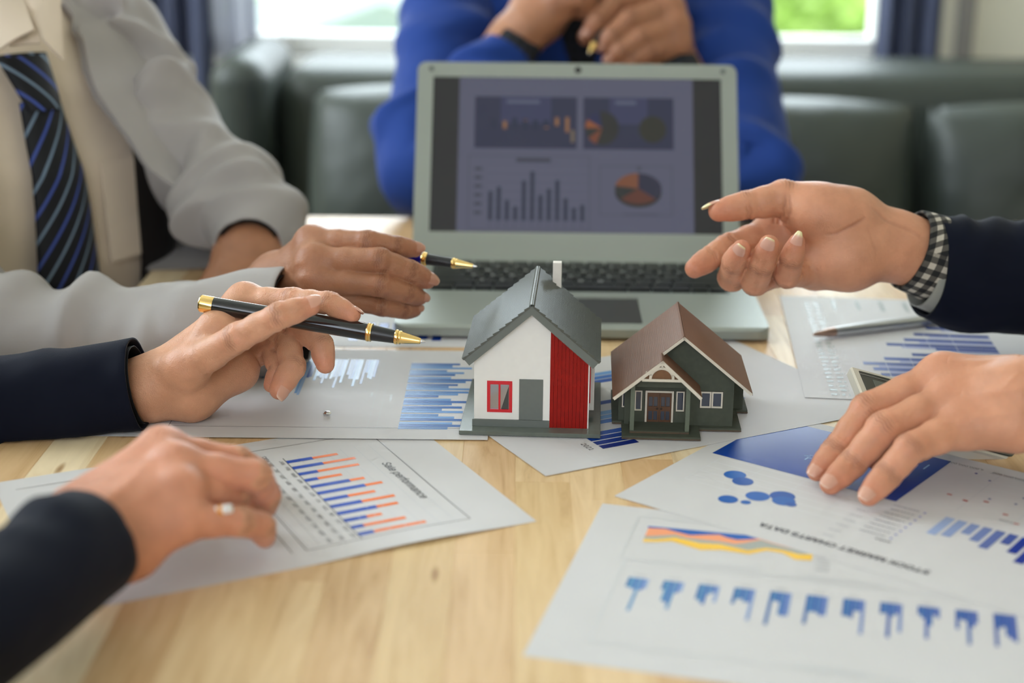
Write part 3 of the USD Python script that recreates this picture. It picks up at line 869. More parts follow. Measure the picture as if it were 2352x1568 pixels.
sdisc(.712, .735, .080, .098, np.array(S(28, 28, 30)) * EM, 4)
srect(.66, .872, .78, .882, line_c * .8, 4); srect(.708, .565, .722, .60, line_c * .8, 4)
v, f = cat(vs)
obj('screen', lid((v, f)), screen_m, lap, col=np.vstack(cs), label='lit screen with bar charts and pies')
# ================================================================== model house, white and red
mmu = .001
card = look('grey_card', S(98, 104, 100), .42, .03, 300, .00002, 1500)
base_gl = look('grey_green_gloss_base', S(92, 98, 90), .17, .04, 200, .00002, 2600)
white_w = look('white_card_wall', S(224, 223, 219), .55, .015, 200, .00001, 2000)
red_m = look('red_paint', S(142, 16, 7), .45, .10, 220, specular_ior_level=.2)
red_fr = look('red_gloss_frame', S(196, 24, 40), .25)
tile_m = look('dark_roof_tile', S(64, 67, 58), .30, .08, 300, specular_ior_level=.65)
h1o = G(1054, 1002)
house = thing('model_house', 'white and red model house with a grey ribbed roof and a white chimney', 'model house', (h1o[0], h1o[1], TZ + .0015), -3.1)


def q(mesh):
    return np.asarray(mesh[0]) * mmu, mesh[1]


obj('base_plate', q(bx(0, 101.8, 0, 118, 0, 3, .25)), base_gl, house)
XL, XR, YF, YB, ZB = 10.0, 93.0, 11.8, 108.0, 3.0
AX, AZ, EX = 51.2, 96.4, 48.3
SLP = (AZ - 55.6) / EX


def roof_z(x):
    return AZ - SLP * abs(x - AX)


gable = Polygon([(XL, ZB), (XR, ZB), (XR, roof_z(XR) - 2.5), (AX, AZ - 2.5), (XL, roof_z(XL) - 2.5)])
win_hole = sbox(21.5, 15.9, 35.5, 35.2)
seam = 64.7
white_part = gable.intersection(sbox(0, 0, seam, 200)).difference(win_hole)
red_part = gable.intersection(sbox(seam, 0, 200, 200))
obj('front_wall', q(xz(prism(white_part, 0, 1.6), YF)), white_w, house)
obj('back_wall', q(xz(prism(gable, 0, 1.6), YB - 1.6)), white_w, house)
obj('side_wall', q(bx(XL, XL + 1.6, YF + 1.6, YB - 1.6, ZB, roof_z(XL) - 3)), white_w, house)
obj('side_wall', q(bx(XR - 1.6, XR, YF + 1.6, YB - 1.6, ZB, roof_z(XR) - 3)), white_w, house)
n_b = 10
for k in range(n_b):
    a, b = seam + (XR - .9 - seam) * k / n_b, seam + (XR - .9 - seam) * (k + 1) / n_b
    strip = gable.intersection(sbox(a + .08, 0, b - .08, 200))
    obj('red_board', q(xz(prism(strip, 0, 1.9), YF - .35)), red_m, house)
obj('corner_strip', q(xz(prism(gable.intersection(sbox(XR - .85, 0, 200, 200)), 0, 2.1), YF - .5)), white_w, house)
obj('seam_strip', q(xz(prism(gable.intersection(sbox(seam - .7, 8, seam + .05, 200)), 0, 1.7), YF - .15)), white_w, house)
obj('step', q(bx(8.7, 64.5, YF - 1.2, YF + .3, ZB, 8.3, .12)), card, house)
obj('door', q(bx(42.6, 59.8, YF - .5, YF + .3, 8.4, 39.4, .1)), card, house, label='plain grey door')
wn = obj('window_frame', q(xz(prism(sbox(19.4, 13.8, 37.6, 37.6).difference(unary_union([sbox(21.7, 16, 27.7, 35), sbox(29.1, 16, 35.3, 35)])), 0, 1.4), YF - .5)), red_fr, house, label='glossy red window frame')
obj('glazing_film', q(bx(21.4, 35.6, YF + .6, YF + .8, 15.8, 35.4)), usdkit.material(stage, '/World/Looks/film', {'p': ('principled_bsdf', {'base_color': S(150, 148, 150), 'metallic': .85, 'roughness': .12})}, surface='p.BSDF'), house)
obj('window_corner', q(xz(prism(Polygon([(29.6, 16), (35, 16), (35, 33.5)]), 0, .1), YF + .42)), look('dark_board', S(62, 62, 60), .5), house)
obj('shutter_frame', q(bx(XR + .1, XR + .9, 30, 36, 16, 44, .1)), red_fr, house)
for k in range(12):
    obj('shutter_slat', q(bx(XR + .2, XR + 3.4, 38, 52, 9 + 2.9 * k, 11.5 + 2.9 * k, .2)), look('shutter_dark', S(48, 50, 46), .4) if k == 0 else UsdShade.Material.Get(stage, '/World/Looks/shutter_dark'), house)
obj('shutter_stile', q(bx(XR + .2, XR + 3.7, 37.4, 38.2, 8, 45, .1)), white_w, house)
# roof: fascia board, slabs, then rows of ribbed tiles
fas = Polygon([(AX, AZ - .9), (AX + EX - .4, roof_z(AX + EX) - .9 + .3), (AX + EX - 4.1, roof_z(AX + EX) - 5.0), (AX, AZ - 7.2), (AX - EX + 4.1, roof_z(AX + EX) - 5.0), (AX - EX + .4, roof_z(AX + EX) - .6)])
obj('fascia_board', q(xz(prism(fas, 0, 1.5), 5.4)), card, house)
obj('fascia_board', q(xz(prism(fas, 0, 1.5), 112.4)), card, house)
RY0, RY1 = 5.0, 114.4
ang = math.atan(SLP)
SLen = EX / math.cos(ang)


def on_roof(side, mesh):
    """From slab coordinates (along ridge y, down the slope s, height n) to the house."""
    v = np.asarray(mesh[0])
    x = AX + side * (v[:, 1] * math.cos(ang) + v[:, 2] * math.sin(ang))
    z = AZ - .9 - v[:, 1] * math.sin(ang) + v[:, 2] * math.cos(ang)
    out = np.stack([x, v[:, 0], z], 1)
    return out, (mesh[1] if side > 0 else np.asarray(mesh[1])[:, ::-1])


for side in (-1, 1):
    obj('roof_slab', q(on_roof(side, fix(bx(RY0 + 1.4, RY1 - 1.4, .2, SLen, -.9, 0)) if False else (lambda m: (m[0], np.asarray(m[1])[:, ::-1]))(bx(RY0 + 1.4, RY1 - 1.4, .2, SLen, -.9, 0)))), card, house)
    n_c, n_r = 11, 74
    for c in range(n_c):
        s0, s1 = SLen * c / n_c, SLen * (c + 1) / n_c
        yv = np.linspace(RY0, RY1, n_r * 10 + 1)
        fr_ = ((yv - RY0) / (RY1 - RY0) * n_r) % 1.0
        rib = 1.15 * np.clip(1.35 - np.abs((fr_ - .5) / .36) ** 4, 0, 1) ** .7
        top0 = np.stack([yv, np.full_like(yv, s0 + .05), rib * .75 + .05], 1)
        top1 = np.stack([yv, np.full_like(yv, s1 + .15), rib + .80], 1)
        bot1 = np.stack([yv, np.full_like(yv, s1 + .15), np.full_like(yv, .02)], 1)
        bot0 = np.stack([yv, np.full_like(yv, s0 + .05), np.full_like(yv, .02)], 1)
        n = len(yv); ring = np.vstack([top0, top1, bot1, bot0]); fs = []
        i = np.arange(n - 1)
        for k in range(4):
            a, b = k * n, ((k + 1) % 4) * n
            fs += [np.stack([a + i, b + i, b + i + 1], 1), np.stack([a + i, b + i + 1, a + i + 1], 1)]
        e = [[0, 3 * n, 2 * n], [0, 2 * n, n], [n - 1, 2 * n - 1, 3 * n - 1], [n - 1, 3 * n - 1, 4 * n - 1]]
        obj('tile_row', q(on_roof(side, (ring, np.vstack(fs + [np.array(e)])[:, ::-1]))), tile_m, house)
rid = []
for k in range(44):
    y0 = RY0 + (RY1 - RY0) * k / 44; y1 = RY0 + (RY1 - RY0) * (k + 1) / 44
    a = np.linspace(-.35, np.pi + .35, 9)
    rr = np.array([1.75, 2.05, 2.05, 1.75])
    ys = np.array([y0, y0 + .3, y1 - .5, y1])
    v = np.array([[AX + r_ * np.cos(t), yy, AZ - .9 + r_ * np.sin(t) * .9] for r_, yy in zip(rr, ys) for t in a])
    fs = [[i * 9 + j, i * 9 + j + 1, (i + 1) * 9 + j + 1] for i in range(3) for j in range(8)] + [[i * 9 + j, (i + 1) * 9 + j + 1, (i + 1) * 9 + j] for i in range(3) for j in range(8)]
    obj('ridge_tile', q((v, np.array(fs))), tile_m, house, True)
cx0, cx1, cy0, cy1 = 62.8, 69.4, 105.0, 111.5
ch = mani(bx(cx0, cx1, cy0, cy1, 60, 102.5)) - mani(xz(prism(Polygon([(0, 0), (120, 0), (AX + EX, roof_z(AX + EX)), (AX, AZ)]), -5, 130), 0))
obj('chimney', q((lambda m: (m.vert_properties[:, :3], m.tri_verts))((mani(bx(cx0, cx1, cy0, cy1, roof_z(cx1) - 1, 102.3, .15))).to_mesh())), look('white_chimney', S(226, 220, 212), .6, .03, 300), house)

# ================================================================== model cottage, green and brown
green = look('sage_green_card', S(66, 71, 58), .75, .10, 260, .00004, 1400)
green_l = look('sage_green_trim', S(92, 100, 84), .5, .05, 260)
edge_b = look('brown_cut_edge', S(78, 62, 44), .6, .12, 300)
roof_b = look('brown_card_roof', S(112, 76, 56), .46, .10, 500, .00009, 1900)
cream = look('cream_trim', S(206, 198, 182), .5, .04, 300)
brown = look('brown_door', S(84, 52, 28), .45, .10, 300)
tym = look('tan_tympanum', S(112, 76, 44), .55, .08, 300)
burnt = look('burnt_outline', S(44, 30, 20), .6)
dpane = look('dark_window_pane', S(64, 68, 78), .10)
h2o = G(1427.8, 1012)
cot = thing('model_house', 'brown roofed green model cottage with a gabled porch and double doors', 'model house', (h2o[0], h2o[1], TZ + .0015), -2.6)
BP = Polygon([(0, 0), (56.3, 0), (56.3, 20.5), (87, 20.5), (87, 61), (95.5, 61), (95.5, 102), (-6.5, 102), (-6.5, 31), (.3, 31), (.3, 18)])
obj('base_plate', q(prism(BP, 1.0, 2.3)), green, cot)
obj('base_edge', q(prism(BP.buffer(.12, join_style=2), 0, 1.05)), edge_b, cot)
obj('porch_floor', q(bx(5.6, 48.2, 6.6, 27, 2.2, 4.2, .05)), green, cot)
obj('porch_floor_edge', q(bx(5.5, 48.3, 6.45, 27, 2.1, 3.5)), edge_b, cot)
MX, MZ = 42.8, 73.0
MS = .824


def main_z(x):
    return MZ - MS * abs(x - MX)


YW = 25.7


def holed(poly, holes):
    return poly.difference(unary_union(holes))


wall_r = Polygon([(2, 2.3), (81, 2.3), (81, main_z(81) - 1.8), (MX, MZ - 1.8), (2, main_z(2) - 1.8)])
dr = sbox(17.0, 4.2, 37.6, 28.3); s1, s2 = sbox(9.3, 12.8, 14.7, 28.2), sbox(39.4, 12.9, 45.4, 28.2); mw = sbox(56.8, 16.1, 73.1, 28.5)
obj('front_wall', q(xz(prism(holed(wall_r, [dr, s1, s2, mw]), 0, 1.5), YW)), green, cot)
obj('side_wall', q(bx(79.5, 81, YW + 1.5, 66, 2.3, main_z(81) - 2)), green, cot)
obj('side_wall', q(bx(2, 3.5, YW + 1.5, 100, 2.3, main_z(2) - 2)), green, cot)
obj('wing_wall', q(bx(80, 92, 65, 66.5, 2.3, main_z(92) - 1.2)), green, cot)
obj('wing_wall', q(bx(90.5, 92, 66.5, 100, 2.3, main_z(92) - 1.2)), green, cot)
wl = sbox(-2.2, 2.3, 6, 36).difference(sbox(.2, 12.5, 5.4, 28.0))
obj('wing_wall', q(xz(prism(wl, 0, 1.5), 33)), green, cot)
obj('wing_wall', q(bx(-2.2, -.7, 34.5, 100, 2.3, 36)), green, cot)
obj('back_wall', q(xz(prism(Polygon([(-2, 2.3), (92, 2.3), (92, main_z(92) - 1.5), (MX, MZ - 2), (-2, main_z(-2) - 1.5)]), 0, 1.5), 98.5)), green, cot)


def framed(name, hole, y, t, mat, depth=1.0, muntin=(), burn=True):
    """A cream frame round a hole with its dark pane and a burnt outline behind."""
    if burn:
        obj('outline', q(xz(prism(hole.buffer(.35, join_style=2).difference(hole.buffer(-.2, join_style=2)), 0, .5), y - .12)), burnt, cot)
    inner = hole.buffer(-t, join_style=2)
    fr = hole.difference(inner)
    for m_ in muntin:
        fr = fr.union(m_)
    p = obj(name, q(xz(prism(fr, 0, depth), y - .4)), mat, cot)
    obj('pane', q(xz(prism(inner.buffer(.1), 0, .2), y + .55)), dpane, cot)


framed('window_frame', s1, YW, .95, cream); framed('window_frame', s2, YW, .95, cream)
framed('window_frame', sbox(.2, 12.5, 5.4, 28.0), 33, .95, cream)
framed('window_frame', sbox(56.8, 16.1, 64.8, 28.5), YW, 1.15, cream); framed('window_frame', sbox(65.1, 16.1, 73.1, 28.5), YW, 1.15, cream)
obj('outline', q(xz(prism(dr.buffer(.35, join_style=2).difference(dr.buffer(-.2, join_style=2)), 0, .5), YW - .12)), burnt, cot)
obj('door_frame', q(xz(prism(dr.difference(sbox(18.4, 0, 36.2, 26.9)), 0, 1.1), YW - .5)), cream, cot)
for k in range(2):
    x0 = 18.5 + k * 8.9
    holes = [sbox(x0 + 1.1 + 3.6 * i, z0, x0 + 3.9 + 3.6 * i, z1) for i in range(2) for z0, z1 in ((16.2, 23.6), (5.7, 12.6))]
    obj('door_leaf', q(xz(prism(holed(sbox(x0, 4.3, x0 + 8.7, 26.8), holes), 0, .8), YW - .1)), brown, cot)
    obj('door_knob', q(moved(lathe([(.75, 0), (.75, .25), (.5, .4)], 16), (0, 0, 0)))
        if False else q(aim(lathe([(.85, 0), (.85, .25), (.55, .45)], 16), (18.5 + 8.8 + (k - .5) * 3.0, YW - .1, 14.6), (18.5 + 8.8 + (k - .5) * 3.0, YW - 1, 14.6))), burnt, cot)
obj('door_pane', q(bx(18.6, 36.0, YW + .75, YW + .95, 4.6, 26.4)), dpane, cot)
# roof: main slabs and porch slabs
RT_ = 1.5


def slab(xa, za, xb, zb, y0, y1):
    return xz(prism(Polygon([(xa, za), (xb, zb), (xb, zb - RT_), (xa, za - RT_)]), 0, y1 - y0), y0)


PX, PZ = 27.2, 58.6
pz = lambda x: PZ - .865 * (x - PX)
mainL = MZ - MS * (MX + 7.4)
obj('main_roof', q(slab(MX, MZ, MX + 50.6, main_z(MX + 50.6), 15.6, 106.5)), roof_b, cot)
obj('main_roof', q(slab(-7.4, mainL, MX, MZ, 15.6, 106.5)), roof_b, cot)
obj('porch_roof', q(slab(-7.4, mainL, PX, main_z(PX), -1.2, 15.8)), roof_b, cot)
PZ = main_z(PX)
obj('porch_roof', q(slab(PX, PZ, 56.0, PZ - .93 * (56.0 - PX), -1.2, 25.9)), roof_b, cot)
for (x0, z0, ya, yb) in ((MX, MZ, 15.3, 106.8), (PX, PZ, -1.5, 16)):
    obj('ridge_strip', q(cat([xz(prism(Polygon([(x0 - 1.2, z0 - .6), (x0 - .25, z0 + .45), (x0 - .1, z0 - .2)]), 0, yb - ya), ya), xz(prism(Polygon([(x0 + .1, z0 - .2), (x0 + .25, z0 + .45), (x0 + 1.2, z0 - .6)]), 0, yb - ya), ya)])), roof_b, cot)
# engraved shingle lines: thin raised courses
for (xa, za, xb, zb, ya, yb) in ((-7.4, mainL, MX, MZ, 15.6, 106.5), (-7.4, mainL, PX, PZ, -1.2, 15.6)):
    n = 42
    L = math.hypot(xb - xa, zb - za); nx_, nz_ = -(zb - za) / L, (xb - xa) / L
    ms = []
    for k in range(n if xb == MX else int(n * (PX + 7.4) / (MX + 7.4))):
        t0, t1 = (k + .1) / n * (MX + 7.4) / (xb - xa), (k + .7) / n * (MX + 7.4) / (xb - xa)
        if t1 > .985:
            break
        a = (xa + (xb - xa) * t0, za + (zb - za) * t0); b = (xa + (xb - xa) * t1, za + (zb - za) * t1)
        ms.append(xz(prism(Polygon([a, b, (b[0] + nx_ * .10, b[1] + nz_ * .10), (a[0] + nx_ * .16, a[1] + nz_ * .16)]), 0, yb - ya), ya))
    obj('shingle_course', q(cat(ms)), roof_b, cot, kind='stuff')


def bar(a, b, w, y, d, mat, name):
    a, b = np.array(a, float), np.array(b, float); dd = unit(b - a); n = np.array([-dd[1], dd[0]]) * w
    obj(name, q(xz(prism(Polygon([a, b, b - n, a - n]), 0, d), y)), mat, cot)


bar((MX, MZ - .2), (MX + 50.6, main_z(MX + 50.6) - .2), 1.9, 15.0, .8, cream, 'barge_board')
bar((27.4, main_z(27.4) - .2), (MX, MZ - .2), 1.9, 15.0, .8, cream, 'barge_board')
bar((-7.4, mainL - .2), (PX, PZ - .2), 2.2, -1.9, .9, cream, 'barge_board')
bar((PX, PZ - .2), (56.2, PZ - .93 * (56.2 - PX) - .2), 2.2, -1.9, .9, cream, 'barge_board')
BZ = 46.0
bar((13.0, BZ), (40.8, BZ), 1.9, -1.2, .9, cream, 'gable_beam')
obj('tympanum', q(xz(prism(Polygon([(12.5, BZ - .5), (41, BZ - .5), (PX, PZ - 2)]), 0, .6), .4)), tym, cot)
ring = Point(PX - .3, BZ).buffer(9.0, quad_segs=16).difference(Point(PX - .3, BZ).buffer(7.1, quad_segs=16)).intersection(sbox(0, BZ - .5, 99, 99)).intersection(Polygon([(10, BZ - .6), (44, BZ - .6), (PX, PZ - .5)]))
obj('gable_arch', q(xz(prism(ring, 0, .9), -1.0)), cream, cot)
bar((PX - .95, PZ - 2), (PX - .95, BZ + 8), -1.4, -1.0, .8, cream, 'gable_strut')
bar((PX - 11.3, BZ + 5.6), (PX - 7.0, BZ + 2.8), 1.2, -1.0, .8, cream, 'gable_strut'); bar((PX + 6.2, BZ + 2.8), (PX + 9.6, BZ + 5.2), 1.2, -1.0, .8, cream, 'gable_strut')
for x0 in (5.6, 45.2):
    obj('porch_post', q(bx(x0, x0 + 3.1, 6.8, 9.8, 4.2, 38.5 if x0 > 20 else 42, .1)), green_l, cot)
obj('porch_lintel', q(xz(prism(Polygon([(5.6, 36.5), (48.2, 36.5), (44.5, 41.5), (41, BZ - 1), (13, BZ - 1), (7, 41)]), 0, 1.2), 9.0)), green, cot)
# ================================================================== people: one smooth skin from joints with radii
BIG = 1.0


class Field:
    def __init__(s, lo, hi, h):
        s.lo, s.h = np.asarray(lo, float), h
        s.n = np.ceil((np.asarray(hi) - s.lo) / h).astype(int) + 1

    def empty(s):
        return np.full(s.n, BIG, np.float32)

    def block(s, lo, hi):
        a = np.clip(np.floor((lo - s.lo) / s.h).astype(int), 0, s.n - 1); b = np.clip(np.ceil((hi - s.lo) / s.h).astype(int) + 1, 1, s.n)
        sl = tuple(slice(i, j) for i, j in zip(a, b))
        ax = [(s.lo[k] + s.h * np.arange(a[k], b[k])).astype(np.float32) for k in range(3)]
        return sl, ax


def smin(a, b, k):
    h = np.clip(.5 + .5 * (b - a) / k, 0, 1)
    return b + (a - b) * h - k * h * (1 - h)


def cone(fld, D, A, ra, B, rb, k, squash=None):
    """Adds a round cone A-B to the distance field D. squash=(direction, factor): flattens it along a direction."""
    A, B = np.asarray(A, np.float32), np.asarray(B, np.float32)
    m = max(ra, rb) + 2.2 * k + 2 * fld.h + .004
    sl, ax = fld.block(np.minimum(A, B) - m, np.maximum(A, B) + m)
    X = [ax[0][:, None, None] - A[0], ax[1][None, :, None] - A[1], ax[2][None, None, :] - A[2]]
    d = B - A; L2 = float(d @ d) + 1e-12
    t = np.clip((X[0] * d[0] + X[1] * d[1] + X[2] * d[2]) / L2, 0, 1)
    e = [X[i] - t * d[i] for i in range(3)]
    q2 = e[0] ** 2 + e[1] ** 2 + e[2] ** 2
    if squash is not None:
        n, fct = squash; n = np.asarray(n, np.float32)
        q2 = q2 + (e[0] * n[0] + e[1] * n[1] + e[2] * n[2]) ** 2 * (1 / fct ** 2 - 1)
    dist = np.sqrt(q2) - (ra + (rb - ra) * t)
    D[sl] = smin(D[sl], dist, k) if k > 0 else np.minimum(D[sl], dist)


def blob(fld, D, C, axes, radii, k, sub=False):
    """Adds (or, with sub, carves) an ellipsoid with given orthogonal axes (rows)."""
    C = np.asarray(C, np.float32); m = max(radii) + 2.2 * k + .004
    sl, ax = fld.block(C - m, C + m)
    X = [ax[0][:, None, None] - C[0], ax[1][None, :, None] - C[1], ax[2][None, None, :] - C[2]]
    q = sum(((X[0] * a[0] + X[1] * a[1] + X[2] * a[2]) / r) ** 2 for a, r in zip(np.asarray(axes, np.float32), radii))
    q = np.sqrt(q)
    dist = (q - 1) * min(radii) if not sub else (q - 1) * min(radii)
    D[sl] = smin(D[sl], dist, k) if not sub else -smin(-D[sl], dist, k)


def nets(fld, D):
    """Surface nets: the zero level of D as a mesh."""
    ins = D < 0
    n = D.shape
    corner = [ins[i:n[0] - 1 + i, j:n[1] - 1 + j, k:n[2] - 1 + k] for i in (0, 1) for j in (0, 1) for k in (0, 1)]
    c = sum(x.astype(np.int8) for x in corner)
    cell = np.argwhere((c > 0) & (c < 8))
    idx = np.full(tuple(x - 1 for x in n), -1, np.int64)
    idx[tuple(cell.T)] = np.arange(len(cell))
    acc, cnt = np.zeros((len(cell), 3)), np.zeros(len(cell))
    offs = [(i, j, k) for i in (0, 1) for j in (0, 1) for k in (0, 1)]
    val = {o: D[tuple((cell + o).T)] for o in offs}
    for o in offs:
        for a in range(3):
            if o[a] == 0:
                p = list(o); p[a] = 1; p = tuple(p)
                u, v = val[o], val[p]
                m = (u < 0) != (v < 0)
                t = np.where(m, u / np.where(m, u - v, 1), 0)
                e = np.tile(np.array(o, float), (len(cell), 1)); e[:, a] = t
                acc[m] += e[m]; cnt += m
    V = fld.lo + fld.h * (cell + acc / cnt[:, None])
    Fs = []
    for a in range(3):
        b, c2 = (a + 1) % 3, (a + 2) % 3
        s0 = [slice(1, -1)] * 3; s0[a] = slice(0, n[a] - 1)
        s1 = list(s0); s1[a] = slice(1, n[a])
        x, y = ins[tuple(s0)], ins[tuple(s1)]
        e = np.argwhere(x != y)
        st = x[tuple(e.T)]
        e = e + 1; e[:, a] -= 1
        q = []
        for (db, dc) in ((0, 0), (-1, 0), (-1, -1), (0, -1)):
            r = e.copy(); r[:, b] += db; r[:, c2] += dc
            q.append(idx[tuple(r.T)])
        q = np.stack(q, 1)
        q = np.where(st[:, None], q, q[:, ::-1])
        q = q[(q >= 0).all(1)]
        Fs.append(q)
    q = np.vstack(Fs)
    m = trimesh.Trimesh(V, np.vstack([q[:, [0, 1, 2]], q[:, [0, 2, 3]]]), process=False)
    return m


def relax(m, n, lamb=.5, nu=.52):
    """Taubin smoothing over the edge graph."""
    from scipy.sparse import coo_matrix
    f, v = np.asarray(m.faces), np.array(m.vertices)
    e = np.vstack([f[:, [0, 1]], f[:, [1, 2]], f[:, [2, 0]]]); e = np.vstack([e, e[:, ::-1]])
    A = coo_matrix((np.ones(len(e)), (e[:, 0], e[:, 1])), shape=(len(v),) * 2).tocsr(); A.data[:] = 1
    deg = np.asarray(A.sum(1)).ravel(); ok = deg > 0
    for _ in range(n):
        for w in (lamb, -nu):
            d = A @ v; d[ok] = d[ok] / deg[ok, None] - v[ok]; d[~ok] = 0
            v = v + w * d
    return trimesh.Trimesh(v, f, process=False)


def cam_dir(r, u, t):
    """A direction given as (right, up, towards the camera)."""
    return unit(r * RT + u * UP - t * FW)


def J(x, y, Z, r):
    """A joint seen at (x, y), Z deep, r picture-pixels thick."""
    return P(x, y, Z), r * Z / F


def Jh(x, y, h, r):
    """A joint seen at (x, y), h above the table."""
    p = G(x, y, h)
    return p, r * float((p - EYE) @ FW) / F


SKIN = {}


def skin(name, base, red):
    return usdkit.material(stage, '/World/Looks/' + name, {
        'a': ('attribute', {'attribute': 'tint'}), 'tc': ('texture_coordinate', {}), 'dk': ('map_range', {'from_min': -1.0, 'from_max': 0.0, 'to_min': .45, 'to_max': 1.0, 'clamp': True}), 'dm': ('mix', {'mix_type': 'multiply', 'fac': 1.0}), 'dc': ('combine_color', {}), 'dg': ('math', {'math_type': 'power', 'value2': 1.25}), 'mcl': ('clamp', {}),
        'n1': ('noise_texture', {'scale': 45.0, 'detail': 5.0, 'roughness': .6}), 'r1': ('rgb_ramp', {'ramp': [(.3, (.86, .82, .80)), (.7, (1.08, 1.06, 1.06))]}),
        'mx': ('mix', {'color1': base, 'color2': red}), 'mm': ('mix', {'mix_type': 'multiply', 'fac': 1.0}),
        'v': ('voronoi_texture', {'scale': 1100.0, 'feature': 'f1'}), 'n2': ('noise_texture', {'scale': 420.0, 'detail': 4.0}),
        'n3': ('noise_texture', {'scale': 130.0, 'detail': 3.0}),
        'ad': ('math', {'math_type': 'add'}), 'ad2': ('math', {'math_type': 'add'}), 'b': ('bump', {'distance': .00022, 'strength': .8}),
        'p': ('principled_bsdf', {'roughness': .46, 'specular_ior_level': .42, 'subsurface_weight': .18, 'subsurface_scale': .0016, 'subsurface_radius': (1.0, .38, .22)})},
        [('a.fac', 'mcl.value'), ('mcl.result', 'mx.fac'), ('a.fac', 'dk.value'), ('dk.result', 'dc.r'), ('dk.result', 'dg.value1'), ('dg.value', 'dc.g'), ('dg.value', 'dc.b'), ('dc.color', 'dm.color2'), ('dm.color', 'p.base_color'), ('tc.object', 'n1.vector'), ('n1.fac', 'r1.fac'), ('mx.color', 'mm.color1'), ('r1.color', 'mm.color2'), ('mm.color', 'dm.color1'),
         ('tc.object', 'v.vector'), ('tc.object', 'n2.vector'), ('tc.object', 'n3.vector'), ('v.distance', 'ad.value1'), ('n2.fac', 'ad.value2'), ('ad.value', 'ad2.value1'), ('n3.fac', 'ad2.value2'), ('ad2.value', 'b.height'), ('b.normal', 'p.normal')], surface='p.BSDF')


M['skin_tan'] = skin('skin_tan', S(160, 112, 82), S(152, 90, 68))
M['skin_fair'] = skin('skin_fair', S(202, 152, 120), S(200, 122, 98))
M['skin_mid'] = skin('skin_mid', S(200, 144, 112), S(196, 116, 90))
M['skin_warm'] = skin('skin_warm', S(204, 150, 116), S(190, 116, 92))
M['nail'] = usdkit.material(stage, '/World/Looks/nail', {'a': ('attribute', {'attribute': 'col'}), 'p': ('principled_bsdf', {'roughness': .24, 'coat_weight': .25, 'coat_roughness': .15})}, [('a.color', 'p.base_color')], surface='p.BSDF')


